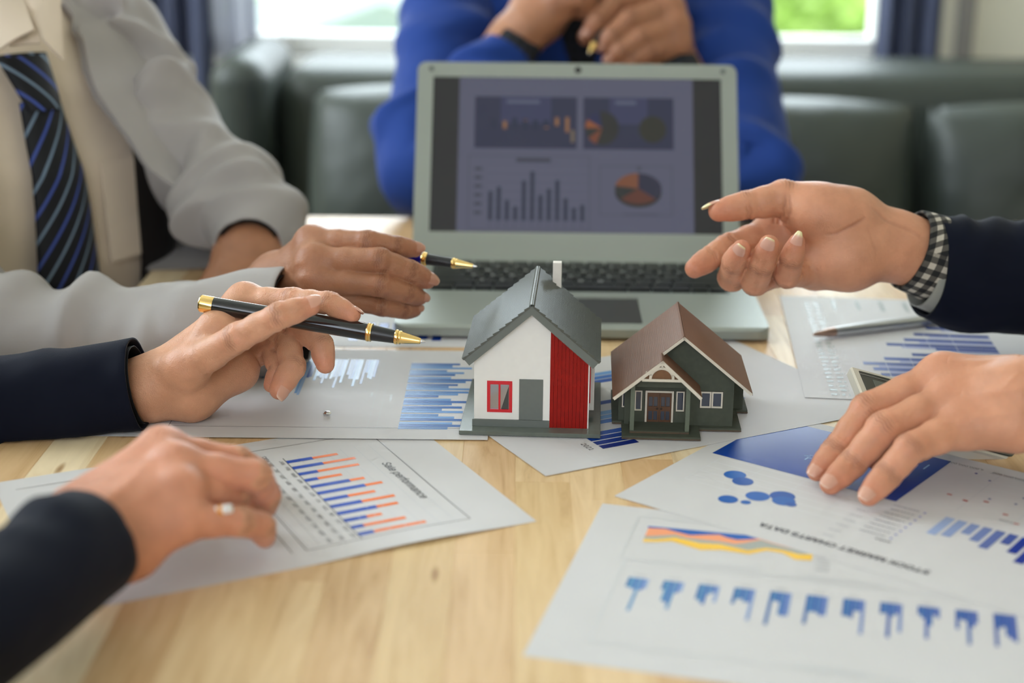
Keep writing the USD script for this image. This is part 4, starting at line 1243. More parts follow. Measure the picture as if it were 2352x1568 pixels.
def hand(palm, fingers, dorsal, h=.0010, kp=.010, kf=.0065, extra=(), creases=True, ridges=(), seed=0, over=None):
    """The skin of a hand. palm: (A, rA, B, rB) cones; fingers: chains of joints from the knuckle to the tip; dorsal: direction the back of the hand faces."""
    pts = [(p, r) for c in palm for p, r in ((c[0], c[1]), (c[2], c[3]))] + [j for f in fingers for j in f] + [(e[0], max(e[2])) for e in extra]
    lo = np.min([p - r for p, r in pts], 0) - .012; hi = np.max([p + r for p, r in pts], 0) + .012
    fld = Field(lo, hi, h)
    D = fld.empty()
    for A, ra, B, rb in palm:
        cone(fld, D, A, ra, B, rb, kp)
    for C, axes, rad, k in extra:
        blob(fld, D, C, axes, rad, k)
    allf = fld.empty()
    for ch in fingers:
        E = fld.empty()
        for i in range(len(ch) - 1):
            (A, ra), (B, rb) = ch[i], ch[i + 1]
            mid, rm = (A + B) / 2, (ra + rb) / 2 * (.955 if i < len(ch) - 2 else 1.0)
            cone(fld, E, A, ra, mid, rm, .0035); cone(fld, E, mid, rm, B, rb, .0035)
        np.minimum(allf, E, out=allf) if len(fingers) == 0 else None
        allf = smin(allf, E, .0012)
    D = smin(D, allf, kf)
    m = nets(fld, D)
    m = relax(m, 6)
    v = np.array(m.vertices); nrm = np.array(m.vertex_normals)
    tint = np.zeros(len(v)); disp = np.zeros(len(v)); dark = np.zeros(len(v))
    main = dorsal
    for ci, ch in enumerate(fingers):
        dorsal = (over or {}).get(ci, main)
        for i in range(1, len(ch) - 1):
            p, r = ch[i]; a0 = unit(ch[i][0] - ch[i - 1][0]); a1 = unit(ch[i + 1][0] - ch[i][0]); ax = unit(a0 + a1)
            bend = np.cross(a0, a1)
            d = unit(a0 - a1) if np.linalg.norm(bend) > .25 and ci not in (over or {}) else unit(dorsal - ax * (dorsal @ ax))
            if d @ dorsal < -.3 and np.linalg.norm(bend) <= .6:
                d = -d
            q = v - p; t = q @ ax; rad = q - t[:, None] * ax; rl = np.linalg.norm(rad, axis=1)
            near = (rl < 1.6 * r) & (np.abs(t) < 2 * r)
            face = (rad @ d) / np.maximum(rl, 1e-9)
            back = np.clip((face - .05) / .5, 0, 1); pal = np.clip((-face - .05) / .5, 0, 1)
            w = np.where(near, 1.0, 0)
            wob = .0006 * np.sin(900 * (q @ np.cross(ax, d)) + i)
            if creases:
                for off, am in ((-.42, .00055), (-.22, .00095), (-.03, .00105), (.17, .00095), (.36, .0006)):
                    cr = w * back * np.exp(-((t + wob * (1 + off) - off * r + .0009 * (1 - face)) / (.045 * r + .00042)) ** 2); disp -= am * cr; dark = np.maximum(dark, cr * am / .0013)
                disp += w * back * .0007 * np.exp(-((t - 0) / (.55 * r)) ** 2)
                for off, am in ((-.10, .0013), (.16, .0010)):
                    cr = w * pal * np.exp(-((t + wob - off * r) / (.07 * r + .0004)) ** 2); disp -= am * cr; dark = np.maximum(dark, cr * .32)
            tint = np.maximum(tint, w * back * .28 * np.exp(-(t / (.9 * r)) ** 2))
        p, r = ch[-1]
        ql = np.linalg.norm(v - p, axis=1)
        tint = np.maximum(tint, .65 * np.exp(-(ql / (1.5 * r)) ** 2))
        p, r = ch[0]
        q = v - p
        tint = np.maximum(tint, .28 * np.exp(-(np.linalg.norm(q, axis=1) / (1.5 * r)) ** 2) * np.clip(nrm @ dorsal, 0, 1))
    dorsal = main
    for A, B, wd, am in ridges:
        A, B = np.asarray(A), np.asarray(B); d = B - A; L2 = d @ d
        t = np.clip(((v - A) @ d) / L2, 0, 1); e = v - A - t[:, None] * d
        e = e - (np.sum(e * nrm, 1))[:, None] * nrm                     # distance along the skin
        near = np.linalg.norm(v - A - t[:, None] * d, axis=1) < .03
        rd = near * am * np.exp(-(np.linalg.norm(e, axis=1) / wd) ** 2) * np.sin(np.pi * np.clip(t, .06, .94)) ** .5 * (t > 0.001) * (t < .999) * np.clip((nrm @ dorsal) * (2 if am > 0 else -2) + (0 if am > 0 else .5), 0, 1)
        disp += rd
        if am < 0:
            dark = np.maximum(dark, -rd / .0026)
    disp += .00022 * (meshkit.fbm(v * 260, 3, seed) - .5) + .00016 * (meshkit.fbm(v * 700, 2, seed + 3) - .5)
    v = v + nrm * disp[:, None]
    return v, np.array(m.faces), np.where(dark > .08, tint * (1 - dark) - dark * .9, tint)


def nail(tip, prev, n, wide=.82, long=1.75, free=.12, over=.0, tipc=S(236, 214, 196), bed=S(214, 158, 138)):
    """A finger nail: a thin curved plate on the last joint. n: direction it faces; free: part of its length beyond the bed."""
    (T, r), (Q, _) = tip, prev
    a = unit(T - Q); n = unit(np.asarray(n) - a * (np.asarray(n) @ a)); b = np.cross(a, n)
    L = long * r

    def fn(s, t):
        u = (s - .5) * 2
        endw = np.where(t > .62, np.sqrt(np.clip(1 - ((t - .62) / .38) ** 2.6 * .42, 0, 1)), np.where(t < .2, .80 + .2 * np.sqrt(np.clip(1 - ((.2 - t) / .2) ** 2, 0, 1)), 1))
        x = (-.62 + 0 * t) * r + t * (L + over * r)
        ph = u * 1.02 * wide * endw
        drop = np.where(x > 0, .17 * (x / r) ** 2, 0) + .02
        R = r * (1.045 - drop)
        e = x - .12 * r * (u ** 2) * (t > .5)
        return T + e[..., None] * a + (R * np.cos(ph) - .06 * r * (1 - t) ** 6)[..., None] * n + (R * np.sin(ph) * .98)[..., None] * b
    v, f = grid(10, 14, fn, .0006)
    t = np.tile(np.linspace(0, 1, 15), 11); t = np.concatenate([t, t])
    w = np.clip((t - (1 - free)) / .06, 0, 1)[:, None]; lun = np.clip((.22 - t) / .12, 0, 1)[:, None] * .5
    col = np.array(bed) * (1 - w) + np.array(tipc) * w
    col = col * (1 - lun) + np.array(S(232, 196, 182)) * lun
    # outward faces
    c = v.mean(0)
    return v, f, col


def nails(parent, specs):
    for sp_ in specs:
        v, f, col = nail(*sp_[:3], **(sp_[3] if len(sp_) > 3 else {}))
        obj('nail', (v, f), M['nail'], parent, 50, True, col=None) if False else obj('nail', (v, f), M['nail'], parent, True, True, col=col)


def pen(name, label, tail, tip, r, barrel, parts=True, grip=.62, style='gold'):
    """A roller-ball pen from tail to tip: barrel, grip, rings, cone, refill and end cap."""
    tail, tip = np.asarray(tail, float), np.asarray(tip, float)
    L = np.linalg.norm(tip - tail)
    t = thing(name, label, 'pen', tail)
    e = tip - tail
    put = lambda pr: aim(lathe(pr, 36), (0, 0, 0), e)
    g0, c0, n0 = grip * L, L * .865, L * .975
    obj('end_cap', put([(r * .90, 0), (r * .97, .0006), (r * 1.0, .0012), (r * 1.0, .0095), (r * .97, .0102)]), M['gold'], t, 30)
    obj('barrel', put([(r * .95, .0100), (r * .96, .012), (r * 1.02, L * .35), (r * 1.0, g0 - .002)]), barrel, t, 30)
    obj('ring', put([(r * 1.0, g0 - .002), (r * 1.07, g0 - .0014), (r * 1.07, g0 - .0002), (r * .98, g0), (r * 1.03, g0 + .0006), (r * 1.03, g0 + .0016), (r * .92, g0 + .002)]), M['gold'], t, 30)
    obj('grip', put([(r * .90, g0 + .002), (r * .86, g0 + .006), (r * .76, c0)]), M['black'] if style == 'gold' else barrel, t, 30)
    obj('nose_cone', put([(r * .76, c0), (r * .84, c0 + .0006), (r * .84, c0 + .0022), (r * .74, c0 + .0027), (r * .78, c0 + .0034), (r * .78, c0 + .0042), (r * .68, c0 + .0052), (r * .34, n0), (r * .26, n0 + .0006)]), M['gold'], t, 30)
    obj('refill_tip', put([(r * .22, n0), (r * .20, n0 + .0012), (r * .09, L - .0004), (r * .04, L)]), M['steel'], t, 30)
    return t


gloss_black = usdkit.material(stage, '/World/Looks/gloss_black', {'p': ('principled_bsdf', {'base_color': S(12, 12, 13), 'roughness': .14, 'coat_weight': .5, 'coat_roughness': .05})}, surface='p.BSDF')
gloss_blue = usdkit.material(stage, '/World/Looks/gloss_blue', {'p': ('principled_bsdf', {'base_color': S(10, 10, 120), 'roughness': .16, 'coat_weight': .6, 'coat_roughness': .05})}, surface='p.BSDF')
# ------------------------------------------------------------------ the hands
def palm_of(wrist, fore, mcps, rw=None):
    """Cones from the wrist to each knuckle and across the knuckles."""
    out = [(fore[0], fore[1], wrist[0], wrist[1])]
    for p, r in mcps:
        out.append((wrist[0], wrist[1] * .80, p, r))
    for (p, r), (p2, r2) in zip(mcps[:-1], mcps[1:]):
        out.append((p, r * .92, p2, r2 * .92))
    return out


# 1: the grey suited man's right hand with the blue pen, its back to the camera
ix = [J(716, 556, 1.262, 34), J(846, 556, 1.238, 27), J(908, 566, 1.243, 23.5), J(952, 572, 1.250, 19)]
md = [J(722, 600, 1.240, 35), J(872, 597, 1.222, 28), J(940, 622, 1.232, 25), J(980, 642, 1.240, 22)]
rg = [J(728, 640, 1.236, 34), J(874, 654, 1.224, 27), J(934, 672, 1.234, 24), J(964, 683, 1.242, 18)]
pk = [J(734, 676, 1.245, 30), J(878, 702, 1.236, 23), J(926, 710, 1.243, 21), J(952, 711, 1.248, 17)]
th = [J(690, 590, 1.325, 34), J(770, 588, 1.315, 32), J(850, 590, 1.300, 27), J(900, 594, 1.293, 20)]
wr, fo = J(640, 648, 1.305, 68), J(560, 706, 1.322, 64)
H1 = hand(palm_of(wr, fo, [ix[0], md[0], rg[0], pk[0]]) + [(wr[0], wr[1] * .7, th[1][0], th[1][1])], [ix, md, rg, pk, th], cam_dir(-.35, .25, 1), ridges=[(J(655, 620, 1.25, 1)[0], J(712, 590, 1.21, 1)[0], .0036, .0010), (J(655, 650, 1.25, 1)[0], J(720, 632, 1.21, 1)[0], .0036, .0009)])
NT = dict(bed=S(172, 122, 100), tipc=S(196, 158, 134), free=.08)
NF = dict(bed=S(206, 154, 132), tipc=S(224, 190, 168), free=.08)
H1n = [(ix[-1], ix[-2], cam_dir(.05, .40, 1)), (md[-1], md[-2], cam_dir(.25, .45, 1)), (rg[-1], rg[-2], cam_dir(.4, .4, 1)), (pk[-1], pk[-2], cam_dir(.3, .5, 1))]

# 2: the left hand holding the black pen
th = [J(428, 846, 1.128, 44), J(545, 776, 1.096, 34), J(640, 726, 1.082, 31), J(712, 702, 1.088, 24)]
ix = [J(562, 692, 1.165, 34), J(672, 690, 1.145, 29), J(756, 696, 1.128, 26), J(808, 722, 1.124, 21)]
md = [J(566, 722, 1.190, 36), J(680, 742, 1.172, 29), J(738, 792, 1.160, 27), J(747, 836, 1.156, 22)]
rg = [J(560, 770, 1.200, 34), J(660, 778, 1.172, 29), J(672, 842, 1.150, 29), J(642, 894, 1.142, 24)]
pk = [J(548, 812, 1.200, 30), J(626, 812, 1.178, 25), J(640, 852, 1.165, 22), J(622, 884, 1.160, 17)]
wr, fo = J(345, 892, 1.150, 72), J(250, 905, 1.165, 76)
H2 = hand([(fo[0], fo[1], wr[0], wr[1]), (wr[0], wr[1] * .9, *J(440, 905, 1.150, 58)), (*J(440, 905, 1.150, 58), *J(545, 850, 1.175, 44)), (wr[0], wr[1] * .8, *ix[0]), (wr[0], wr[1] * .8, *md[0]),
           (wr[0], wr[1] * .8, *rg[0]), (*J(545, 850, 1.175, 44), *pk[0]), (ix[0][0], ix[0][1], *md[0]), (md[0][0], md[0][1], *rg[0]), (rg[0][0], rg[0][1], *pk[0]), (wr[0], wr[1] * .75, *th[0]), (*th[0], *J(500, 760, 1.135, 44)), (*J(500, 760, 1.135, 44), *ix[0])],
          [th, ix, md, rg, pk], cam_dir(-.5, 1, -.2), over={0: cam_dir(.1, .62, 1)})
H2n = [(th[-1], th[-2], cam_dir(.10, .62, 1), dict(free=.05, long=1.8)), (rg[-1], rg[-2], cam_dir(1, -.1, .75), dict(free=.1)), (ix[-1], ix[-2], cam_dir(.5, 1, -.2))]

# 3: the near hand on the sale performance sheet, palm down
ix = [Jh(372, 1034, .058, 44), Jh(545, 1058, .050, 33), Jh(588, 1080, .028, 29), Jh(596, 1096, .012, 24)]
md = [Jh(404, 1072, .060, 46), Jh(588, 1092, .050, 36), Jh(612, 1138, .030, 32), Jh(600, 1176, .014, 27)]
rg = [Jh(415, 1128, .054, 44), Jh(545, 1138, .036, 28), Jh(578, 1158, .022, 26), Jh(556, 1176, .010, 22)]
pk = [Jh(410, 1196, .042, 42), Jh(552, 1198, .034, 34), Jh(600, 1208, .025, 31), Jh(608, 1234, .012, 25)]
th = [Jh(300, 1090, .036, 46), Jh(400, 1050, .022, 34), Jh(480, 1066, .012, 28), Jh(530, 1084, .009, 24)]
wr, fo = Jh(205, 1228, .040, 100), Jh(90, 1320, .042, 112)
H3 = hand(palm_of(wr, fo, [ix[0], md[0], rg[0], pk[0]]) + [(*Jh(165, 1175, .042, 62), *ix[0]), (*Jh(300, 1262, .030, 64), *pk[0]), (*Jh(300, 1262, .030, 64), *Jh(210, 1290, .034, 80)), (wr[0], wr[1] * .7, *th[0])],
          [ix, md, rg, pk, th], cam_dir(-.2, 1, .5), h=.0012, ridges=[(Jh(190, 1190, .07, 1)[0], Jh(350, 1020, .075, 1)[0], .0042, .0011), (Jh(215, 1215, .07, 1)[0], Jh(385, 1062, .078, 1)[0], .0042, .0010), (Jh(235, 1245, .066, 1)[0], Jh(395, 1128, .07, 1)[0], .0042, .0008), (Jh(240, 1150, .07, 1)[0], Jh(330, 1110, .075, 1)[0], .0025, .0007)])
H3 = (H3[0], H3[1], np.where(H3[2] >= 0, np.maximum(H3[2], .42), H3[2]))  # whole hand tinted redder and darker: the shadow on it put into its colour
H3n = []

# 4: the open hand, palm up, right
th = [J(1872, 486, 1.262, 62), J(1800, 456, 1.262, 42), J(1712, 472, 1.258, 32), J(1652, 484, 1.256, 25)]
ix = [J(1768, 534, 1.290, 36), J(1672, 566, 1.268, 30), J(1628, 594, 1.255, 27), J(1596, 616, 1.248, 23)]
md = [J(1790, 580, 1.292, 38), J(1682, 636, 1.255, 32), J(1687, 602, 1.232, 28), J(1703, 572, 1.218, 22)]
rg = [J(1828, 606, 1.290, 38), J(1735, 646, 1.242, 32), J(1750, 606, 1.222, 29), J(1766, 562, 1.210, 23)]
pk = [J(1872, 622, 1.280, 36), J(1808, 632, 1.236, 29), J(1818, 594, 1.220, 26), J(1830, 556, 1.212, 19)]
wr, fo = J(2060, 566, 1.275, 78), J(2170, 606, 1.288, 84)
heel = J(1950, 600, 1.268, 56)
H4 = hand([(fo[0], fo[1], wr[0], wr[1]), (wr[0], wr[1] * .92, *J(1955, 500, 1.270, 62)), (*J(1955, 500, 1.270, 62), *J(1872, 484, 1.268, 58)), (wr[0], wr[1] * .85, *heel), (*heel, *pk[0]), (*heel, *rg[0]), (*J(1890, 540, 1.290, 50), *ix[0]), (*J(1890, 540, 1.290, 50), *md[0]),
           (wr[0], wr[1] * .75, *J(1890, 540, 1.290, 50)), (ix[0][0], ix[0][1], *md[0]), (md[0][0], md[0][1], *rg[0]), (rg[0][0], rg[0][1], *pk[0])],
          [th, ix, md, rg, pk], cam_dir(-.1, -1, -.5), over={0: cam_dir(-.2, 1, -.3)}, extra=[(J(1900, 492, 1.252, 1)[0], [cam_dir(1, -.15, 0), cam_dir(.15, 1, 0), cam_dir(0, 0, 1)], (.031, .021, .021), .020), (J(1950, 596, 1.254, 1)[0], [cam_dir(1, .25, 0), cam_dir(-.25, 1, 0), cam_dir(0, 0, 1)], (.030, .019, .019), .020)],
          ridges=[(J(1758, 522, 1.25, 1)[0], J(1850, 548, 1.235, 1)[0], .0014, -.0016), (J(1836, 549, 1.235, 1)[0], J(1925, 536, 1.235, 1)[0], .0014, -.0020), (J(1915, 538, 1.235, 1)[0], J(1985, 500, 1.24, 1)[0], .0014, -.0016), (J(1845, 570, 1.235, 1)[0], J(1895, 620, 1.235, 1)[0], .0011, -.0012),
                  (J(1858, 590, 1.23, 1)[0], J(1868, 655, 1.235, 1)[0], .0011, -.0013), (J(1770, 500, 1.24, 1)[0], J(1812, 492, 1.235, 1)[0], .0013, -.0014), (J(1990, 520, 1.24, 1)[0], J(2010, 600, 1.24, 1)[0], .0016, -.0004), (J(2005, 470, 1.24, 1)[0], J(2110, 545, 1.25, 1)[0], .0022, -.0008)])
lt = S(234, 222, 168)
PK = S(212, 162, 142)
H4n = [(th[-1], th[-2], cam_dir(-.3, 1, -.12), dict(long=2.2, free=.34, tipc=lt)), (md[-1], md[-2], cam_dir(-.22, .1, 1), dict(long=1.9, free=.1, tipc=lt, bed=PK)), (rg[-1], rg[-2], cam_dir(-.22, .1, 1), dict(long=1.9, free=.1, tipc=lt, bed=PK)),
       (pk[-1], pk[-2], cam_dir(-.2, .1, 1), dict(long=2.4, free=.24, tipc=lt, bed=PK))]

# 5: the right rear hand pressing the stock market sheet, back up
a_ = [J(2165, 866, 1.062, 47), J(1992, 938, 1.056, 36), J(1918, 1034, 1.052, 30), J(1876, 1082, 1.046, 23)]
b_ = [J(2190, 916, 1.044, 48), J(2030, 984, 1.034, 39), J(1956, 1066, 1.036, 32), J(1908, 1110, 1.028, 26)]
c_ = [J(2212, 976, 1.028, 46), J(2092, 1030, 1.010, 36), J(2036, 1092, 1.010, 32), J(1996, 1136, 1.004, 26)]
d_ = [J(2180, 900, 1.085, 40), J(2080, 960, 1.075, 32), J(2040, 1020, 1.068, 27), J(2010, 1056, 1.060, 22)]
th = [J(2290, 930, 1.085, 46), J(2200, 985, 1.085, 36), J(2110, 1030, 1.075, 30), J(2050, 1052, 1.066, 24)]
wr, fo = J(2350, 926, 1.030, 108), J(2480, 930, 1.02, 112)
H5 = hand(palm_of(wr, fo, [a_[0], b_[0], c_[0]]) + [(*J(2330, 866, 1.050, 50), *a_[0]), (*J(2330, 985, 1.015, 54), *c_[0]), (wr[0], wr[1] * .6, *th[0])], [a_, b_, c_, d_, th], cam_dir(-.2, 1, .6), ridges=[(J(2340, 850, 1.03, 1)[0], J(2180, 838, 1.05, 1)[0], .0034, .0014), (J(2350, 900, 1.0, 1)[0], J(2206, 892, 1.02, 1)[0], .0036, .0013), (J(2350, 940, .99, 1)[0], J(2226, 952, 1.0, 1)[0], .0036, .0011), (J(2345, 862, 1.01, 1)[0], J(2265, 900, 1.0, 1)[0], .0022, .0010), (J(2265, 900, 1.0, 1)[0], J(2225, 985, .99, 1)[0], .0022, .0009), (J(2352, 985, .99, 1)[0], J(2240, 1000, .99, 1)[0], .003, .0008)])
H5n = [(a_[-1], a_[-2], cam_dir(-.42, .50, 1)), (b_[-1], b_[-2], cam_dir(-.42, .50, 1)), (c_[-1], c_[-2], cam_dir(-.45, .42, 1))]

# 6, 7: the hands of the man in blue, folded before his chin
H6 = hand([(*J(1128, 150, 1.845, 56), *J(1182, 92, 1.862, 58)), (*J(1182, 92, 1.862, 58), *J(1236, 34, 1.87, 62)), (*J(1236, 34, 1.87, 62), *J(1290, -22, 1.868, 50)), (*J(1215, 62, 1.85, 50), *J(1282, 18, 1.848, 40)), (*J(1236, 34, 1.87, 62), *J(1240, -50, 1.88, 48))],
          [[J(1268, -20, 1.845, 36), J(1330, -40, 1.835, 26), J(1350, -10, 1.842, 22), J(1338, 6, 1.85, 18)], [J(1280, 2, 1.84, 34), J(1336, -6, 1.83, 26), J(1350, 20, 1.845, 22), J(1330, 26, 1.855, 17)],
           [J(1250, -50, 1.85, 34), J(1320, -76, 1.845, 25), J(1345, -50, 1.85, 21), J(1340, -30, 1.855, 17)], [J(1225, -60, 1.87, 32), J(1260, -110, 1.87, 24), J(1290, -120, 1.87, 20), J(1310, -110, 1.87, 17)]], cam_dir(-.6, -.2, 1), h=.0022)
ix = [J(1512, -24, 1.868, 34), J(1412, 6, 1.846, 27), J(1374, 44, 1.836, 23), J(1352, 74, 1.838, 18)]
md = [J(1536, 22, 1.856, 34), J(1446, 46, 1.832, 27), J(1408, 80, 1.828, 23), J(1386, 106, 1.830, 17)]
rg = [J(1548, 62, 1.850, 34), J(1470, 86, 1.828, 26), J(1428, 114, 1.826, 22), J(1404, 134, 1.828, 17)]
pk = [J(1552, 98, 1.850, 31), J(1490, 118, 1.832, 24), J(1456, 136, 1.830, 21), J(1436, 148, 1.832, 16)]
th = [J(1500, 96, 1.89, 38), J(1430, 70, 1.885, 28), J(1376, 78, 1.868, 24), J(1346, 84, 1.856, 19)]
wr, fo = J(1536, 122, 1.876, 56), J(1590, 230, 1.86, 60)
H7 = hand(palm_of(wr, fo, [ix[0], md[0], rg[0], pk[0]]) + [(wr[0], wr[1] * .8, *th[0]), (*J(1500, 130, 1.865, 44), *pk[0])], [ix, md, rg, pk, th], cam_dir(.6, .3, .8), h=.0020)
H7n = [(ix[-1], ix[-2], cam_dir(-.6, .1, 1)), (md[-1], md[-2], cam_dir(-.6, .3, 1)), (rg[-1], rg[-2], cam_dir(-.6, .3, 1)), (pk[-1], pk[-2], cam_dir(-.6, .3, 1))]

# 8: the grey suited man's left forearm, its hand lying behind his right arm
ix = [J(470, 700, 1.45, 30), J(430, 726, 1.435, 24), J(400, 745, 1.43, 20), J(376, 760, 1.43, 17)]
H8 = hand([(*J(600, 500, 1.535, 72), *J(570, 590, 1.505, 78)), (*J(572, 590, 1.505, 80), *J(516, 668, 1.475, 58)), (*J(516, 668, 1.475, 50), *ix[0]), (*J(516, 668, 1.475, 50), *J(500, 720, 1.45, 32))],
          [ix, [J(480, 712, 1.446, 30), J(440, 738, 1.43, 24), J(412, 756, 1.426, 20), J(388, 770, 1.426, 17)], [J(490, 722, 1.443, 29), J(454, 750, 1.427, 23), J(426, 768, 1.423, 20), J(404, 780, 1.42, 16)],
           [J(500, 732, 1.44, 27), J(470, 758, 1.424, 22), J(446, 772, 1.42, 18), J(428, 782, 1.42, 15)], [J(500, 680, 1.48, 32), J(450, 690, 1.48, 27), J(410, 704, 1.47, 22), J(384, 716, 1.465, 18)]], cam_dir(-.2, 1, .4), h=.0022)

# the pens they hold
pen('pen', 'blue and black pen with gold fittings in the hand of the man in grey', P(684, 553, 1.300), P(1096, 612, 1.262), .0053, gloss_blue, grip=.715)
pen('pen', 'black pen with gold fittings held in the hand of the navy sleeve at left', P(460, 696, 1.135), P(978, 785, 1.118), .0064, gloss_black, grip=.755)
pen('pen', 'small gold ended pen held by the man in blue before his chin', P(1444, -44, 1.875), P(1352, 124, 1.815), .0048, gloss_black, grip=.60)
# ================================================================== clothing and figures
def cloth(name, color, weave=1400.0, rough=.8, sheen=.25, vary=.05, stripes=None):
    return usdkit.material(stage, '/World/Looks/' + name, {
        'tc': ('texture_coordinate', {}), 'n': ('noise_texture', {'scale': 9.0, 'detail': 5.0}), 'w': ('noise_texture', {'scale': weave, 'detail': 2.0}),
        'r': ('rgb_ramp', {'ramp': [(.3, tuple(np.array(color) * (1 - vary))), (.7, tuple(np.minimum(np.array(color) * (1 + vary), 1)))]}),
        'b': ('bump', {'distance': .00025, 'strength': .6}), 'p': ('principled_bsdf', {'roughness': rough, 'sheen_weight': sheen, 'sheen_roughness': .4, 'specular_ior_level': .15})},
        [('tc.object', 'n.vector'), ('tc.object', 'w.vector'), ('n.fac', 'r.fac'), ('r.color', 'p.base_color'), ('w.fac', 'b.height'), ('b.normal', 'p.normal')], surface='p.BSDF')


grey_cloth = cloth('grey_suit_cloth', S(160, 155, 152), sheen=.08)
grey_lin_shade = cloth('grey_lining_and_shade', S(34, 30, 28), rough=.6, sheen=.03)
navy_cloth = cloth('navy_suit_cloth', S(9, 14, 30), sheen=.03)
navy_lin = cloth('navy_lining', S(14, 15, 19), rough=.6, sheen=.05)
pale_lin = cloth('pale_satin_lining', S(150, 150, 142), rough=.45, sheen=.1)
blue_cloth = cloth('blue_suit_cloth', S(30, 58, 126), sheen=.08, vary=.08)
blue_lin = cloth('blue_lining', S(16, 22, 50), rough=.6, sheen=.05)
shirt_cloth = cloth('beige_shirt_cloth', S(214, 198, 178), 2200)
white_cloth = cloth('white_blouse_cloth', S(226, 226, 224), 2200)
trouser_cloth = cloth('dark_trouser_cloth', S(38, 40, 46))
shoe_m = look('shoe_leather', S(26, 22, 20), .3)


def plaid(name, dark, light, size):
    """A woven check from the garment's own coordinates (col holds arc length and girth)."""
    n = {'a': ('attribute', {'attribute': 'col'}), 's': ('separate_xyz', {})}
    L = [('a.vector', 's.vector')]
    for ax in 'xy':
        n['m' + ax] = ('math', {'math_type': 'multiply', 'value2': 1 / size}); n['f' + ax] = ('math', {'math_type': 'fraction'}); n['g' + ax] = ('math', {'math_type': 'greater_than', 'value2': .5})
        L += [('s.' + ax, 'm%s.value1' % ax), ('m%s.value' % ax, 'f%s.value1' % ax), ('f%s.value' % ax, 'g%s.value1' % ax)]
    n['ad'] = ('math', {'math_type': 'add'}); n['h'] = ('math', {'math_type': 'multiply', 'value2': .5})
    n['r'] = ('rgb_ramp', {'ramp': [(0, dark), (.5, tuple(np.array(dark) * .7 + np.array(light) * .16)), (1, light)]}); n['p'] = ('principled_bsdf', {'roughness': .85})
    L += [('gx.value', 'ad.value1'), ('gy.value', 'ad.value2'), ('ad.value', 'h.value1'), ('h.value', 'r.fac'), ('r.color', 'p.base_color')]
    return usdkit.material(stage, '/World/Looks/' + name, n, L, surface='p.BSDF')


check_m = plaid('black_white_check', S(20, 20, 22), S(190, 182, 168), .0105)
dark_check = plaid('dark_check', S(10, 11, 14), S(34, 40, 54), .012)
tie_m = usdkit.material(stage, '/World/Looks/striped_tie', {
    'a': ('attribute', {'attribute': 'tint'}), 'f': ('math', {'math_type': 'fraction'}),
    'r': ('rgb_ramp', {'ramp': [(0, S(9, 11, 18)), (.33, S(9, 11, 18)), (.35, S(58, 78, 150)), (.43, S(58, 78, 150)), (.45, S(9, 11, 18)), (.83, S(9, 11, 18)), (.85, S(108, 128, 148)), (.92, S(108, 128, 148)), (.94, S(9, 11, 18)), (1, S(9, 11, 18))]}),
    'p': ('principled_bsdf', {'specular_ior_level': .25, 'roughness': .55, 'sheen_weight': .1})}, [('a.fac', 'f.value1'), ('f.value', 'r.fac'), ('r.color', 'p.base_color')], surface='p.BSDF')


def spline(pts, n):
    """Catmull-Rom through rows of numbers, n samples, evenly by arc length of the first three columns."""
    p = np.array(pts, float); p = np.vstack([2 * p[0] - p[1], p, 2 * p[-1] - p[-2]])
    out = []
    for i in range(1, len(p) - 2):
        for t in np.linspace(0, 1, 24, endpoint=False):
            out.append(.5 * ((2 * p[i]) + (-p[i - 1] + p[i + 1]) * t + (2 * p[i - 1] - 5 * p[i] + 4 * p[i + 1] - p[i + 2]) * t ** 2 + (-p[i - 1] + 3 * p[i] - 3 * p[i + 1] + p[i + 2]) * t ** 3))
    out.append(p[-2]); out = np.array(out)
    s = np.concatenate([[0], np.cumsum(np.linalg.norm(np.diff(out[:, :3], axis=0), axis=1))])
    u = np.linspace(0, s[-1], n)
    return np.stack([np.interp(u, s, out[:, k]) for k in range(out.shape[1])], 1), u


def folds(Sg, Tg, seed, n, amp, length, lo=0.0, wide=(.006, .015)):
    g_ = np.random.default_rng(seed); d = np.zeros_like(Sg)
    for _ in range(n):
        s0, t0 = g_.uniform(lo, length), g_.uniform(0, 2 * np.pi)
        m_, sg, w, A_ = g_.uniform(-.035, .035), g_.uniform(.5, 1.2), g_.uniform(*wide), amp * g_.uniform(.4, 1)
        q = (Tg - t0 + np.pi) % (2 * np.pi) - np.pi
        d += A_ * np.exp(-((Sg - s0 - m_ * q) / w) ** 2) * np.exp(-(q / sg) ** 2)
    return d


REST = TZ + .0022


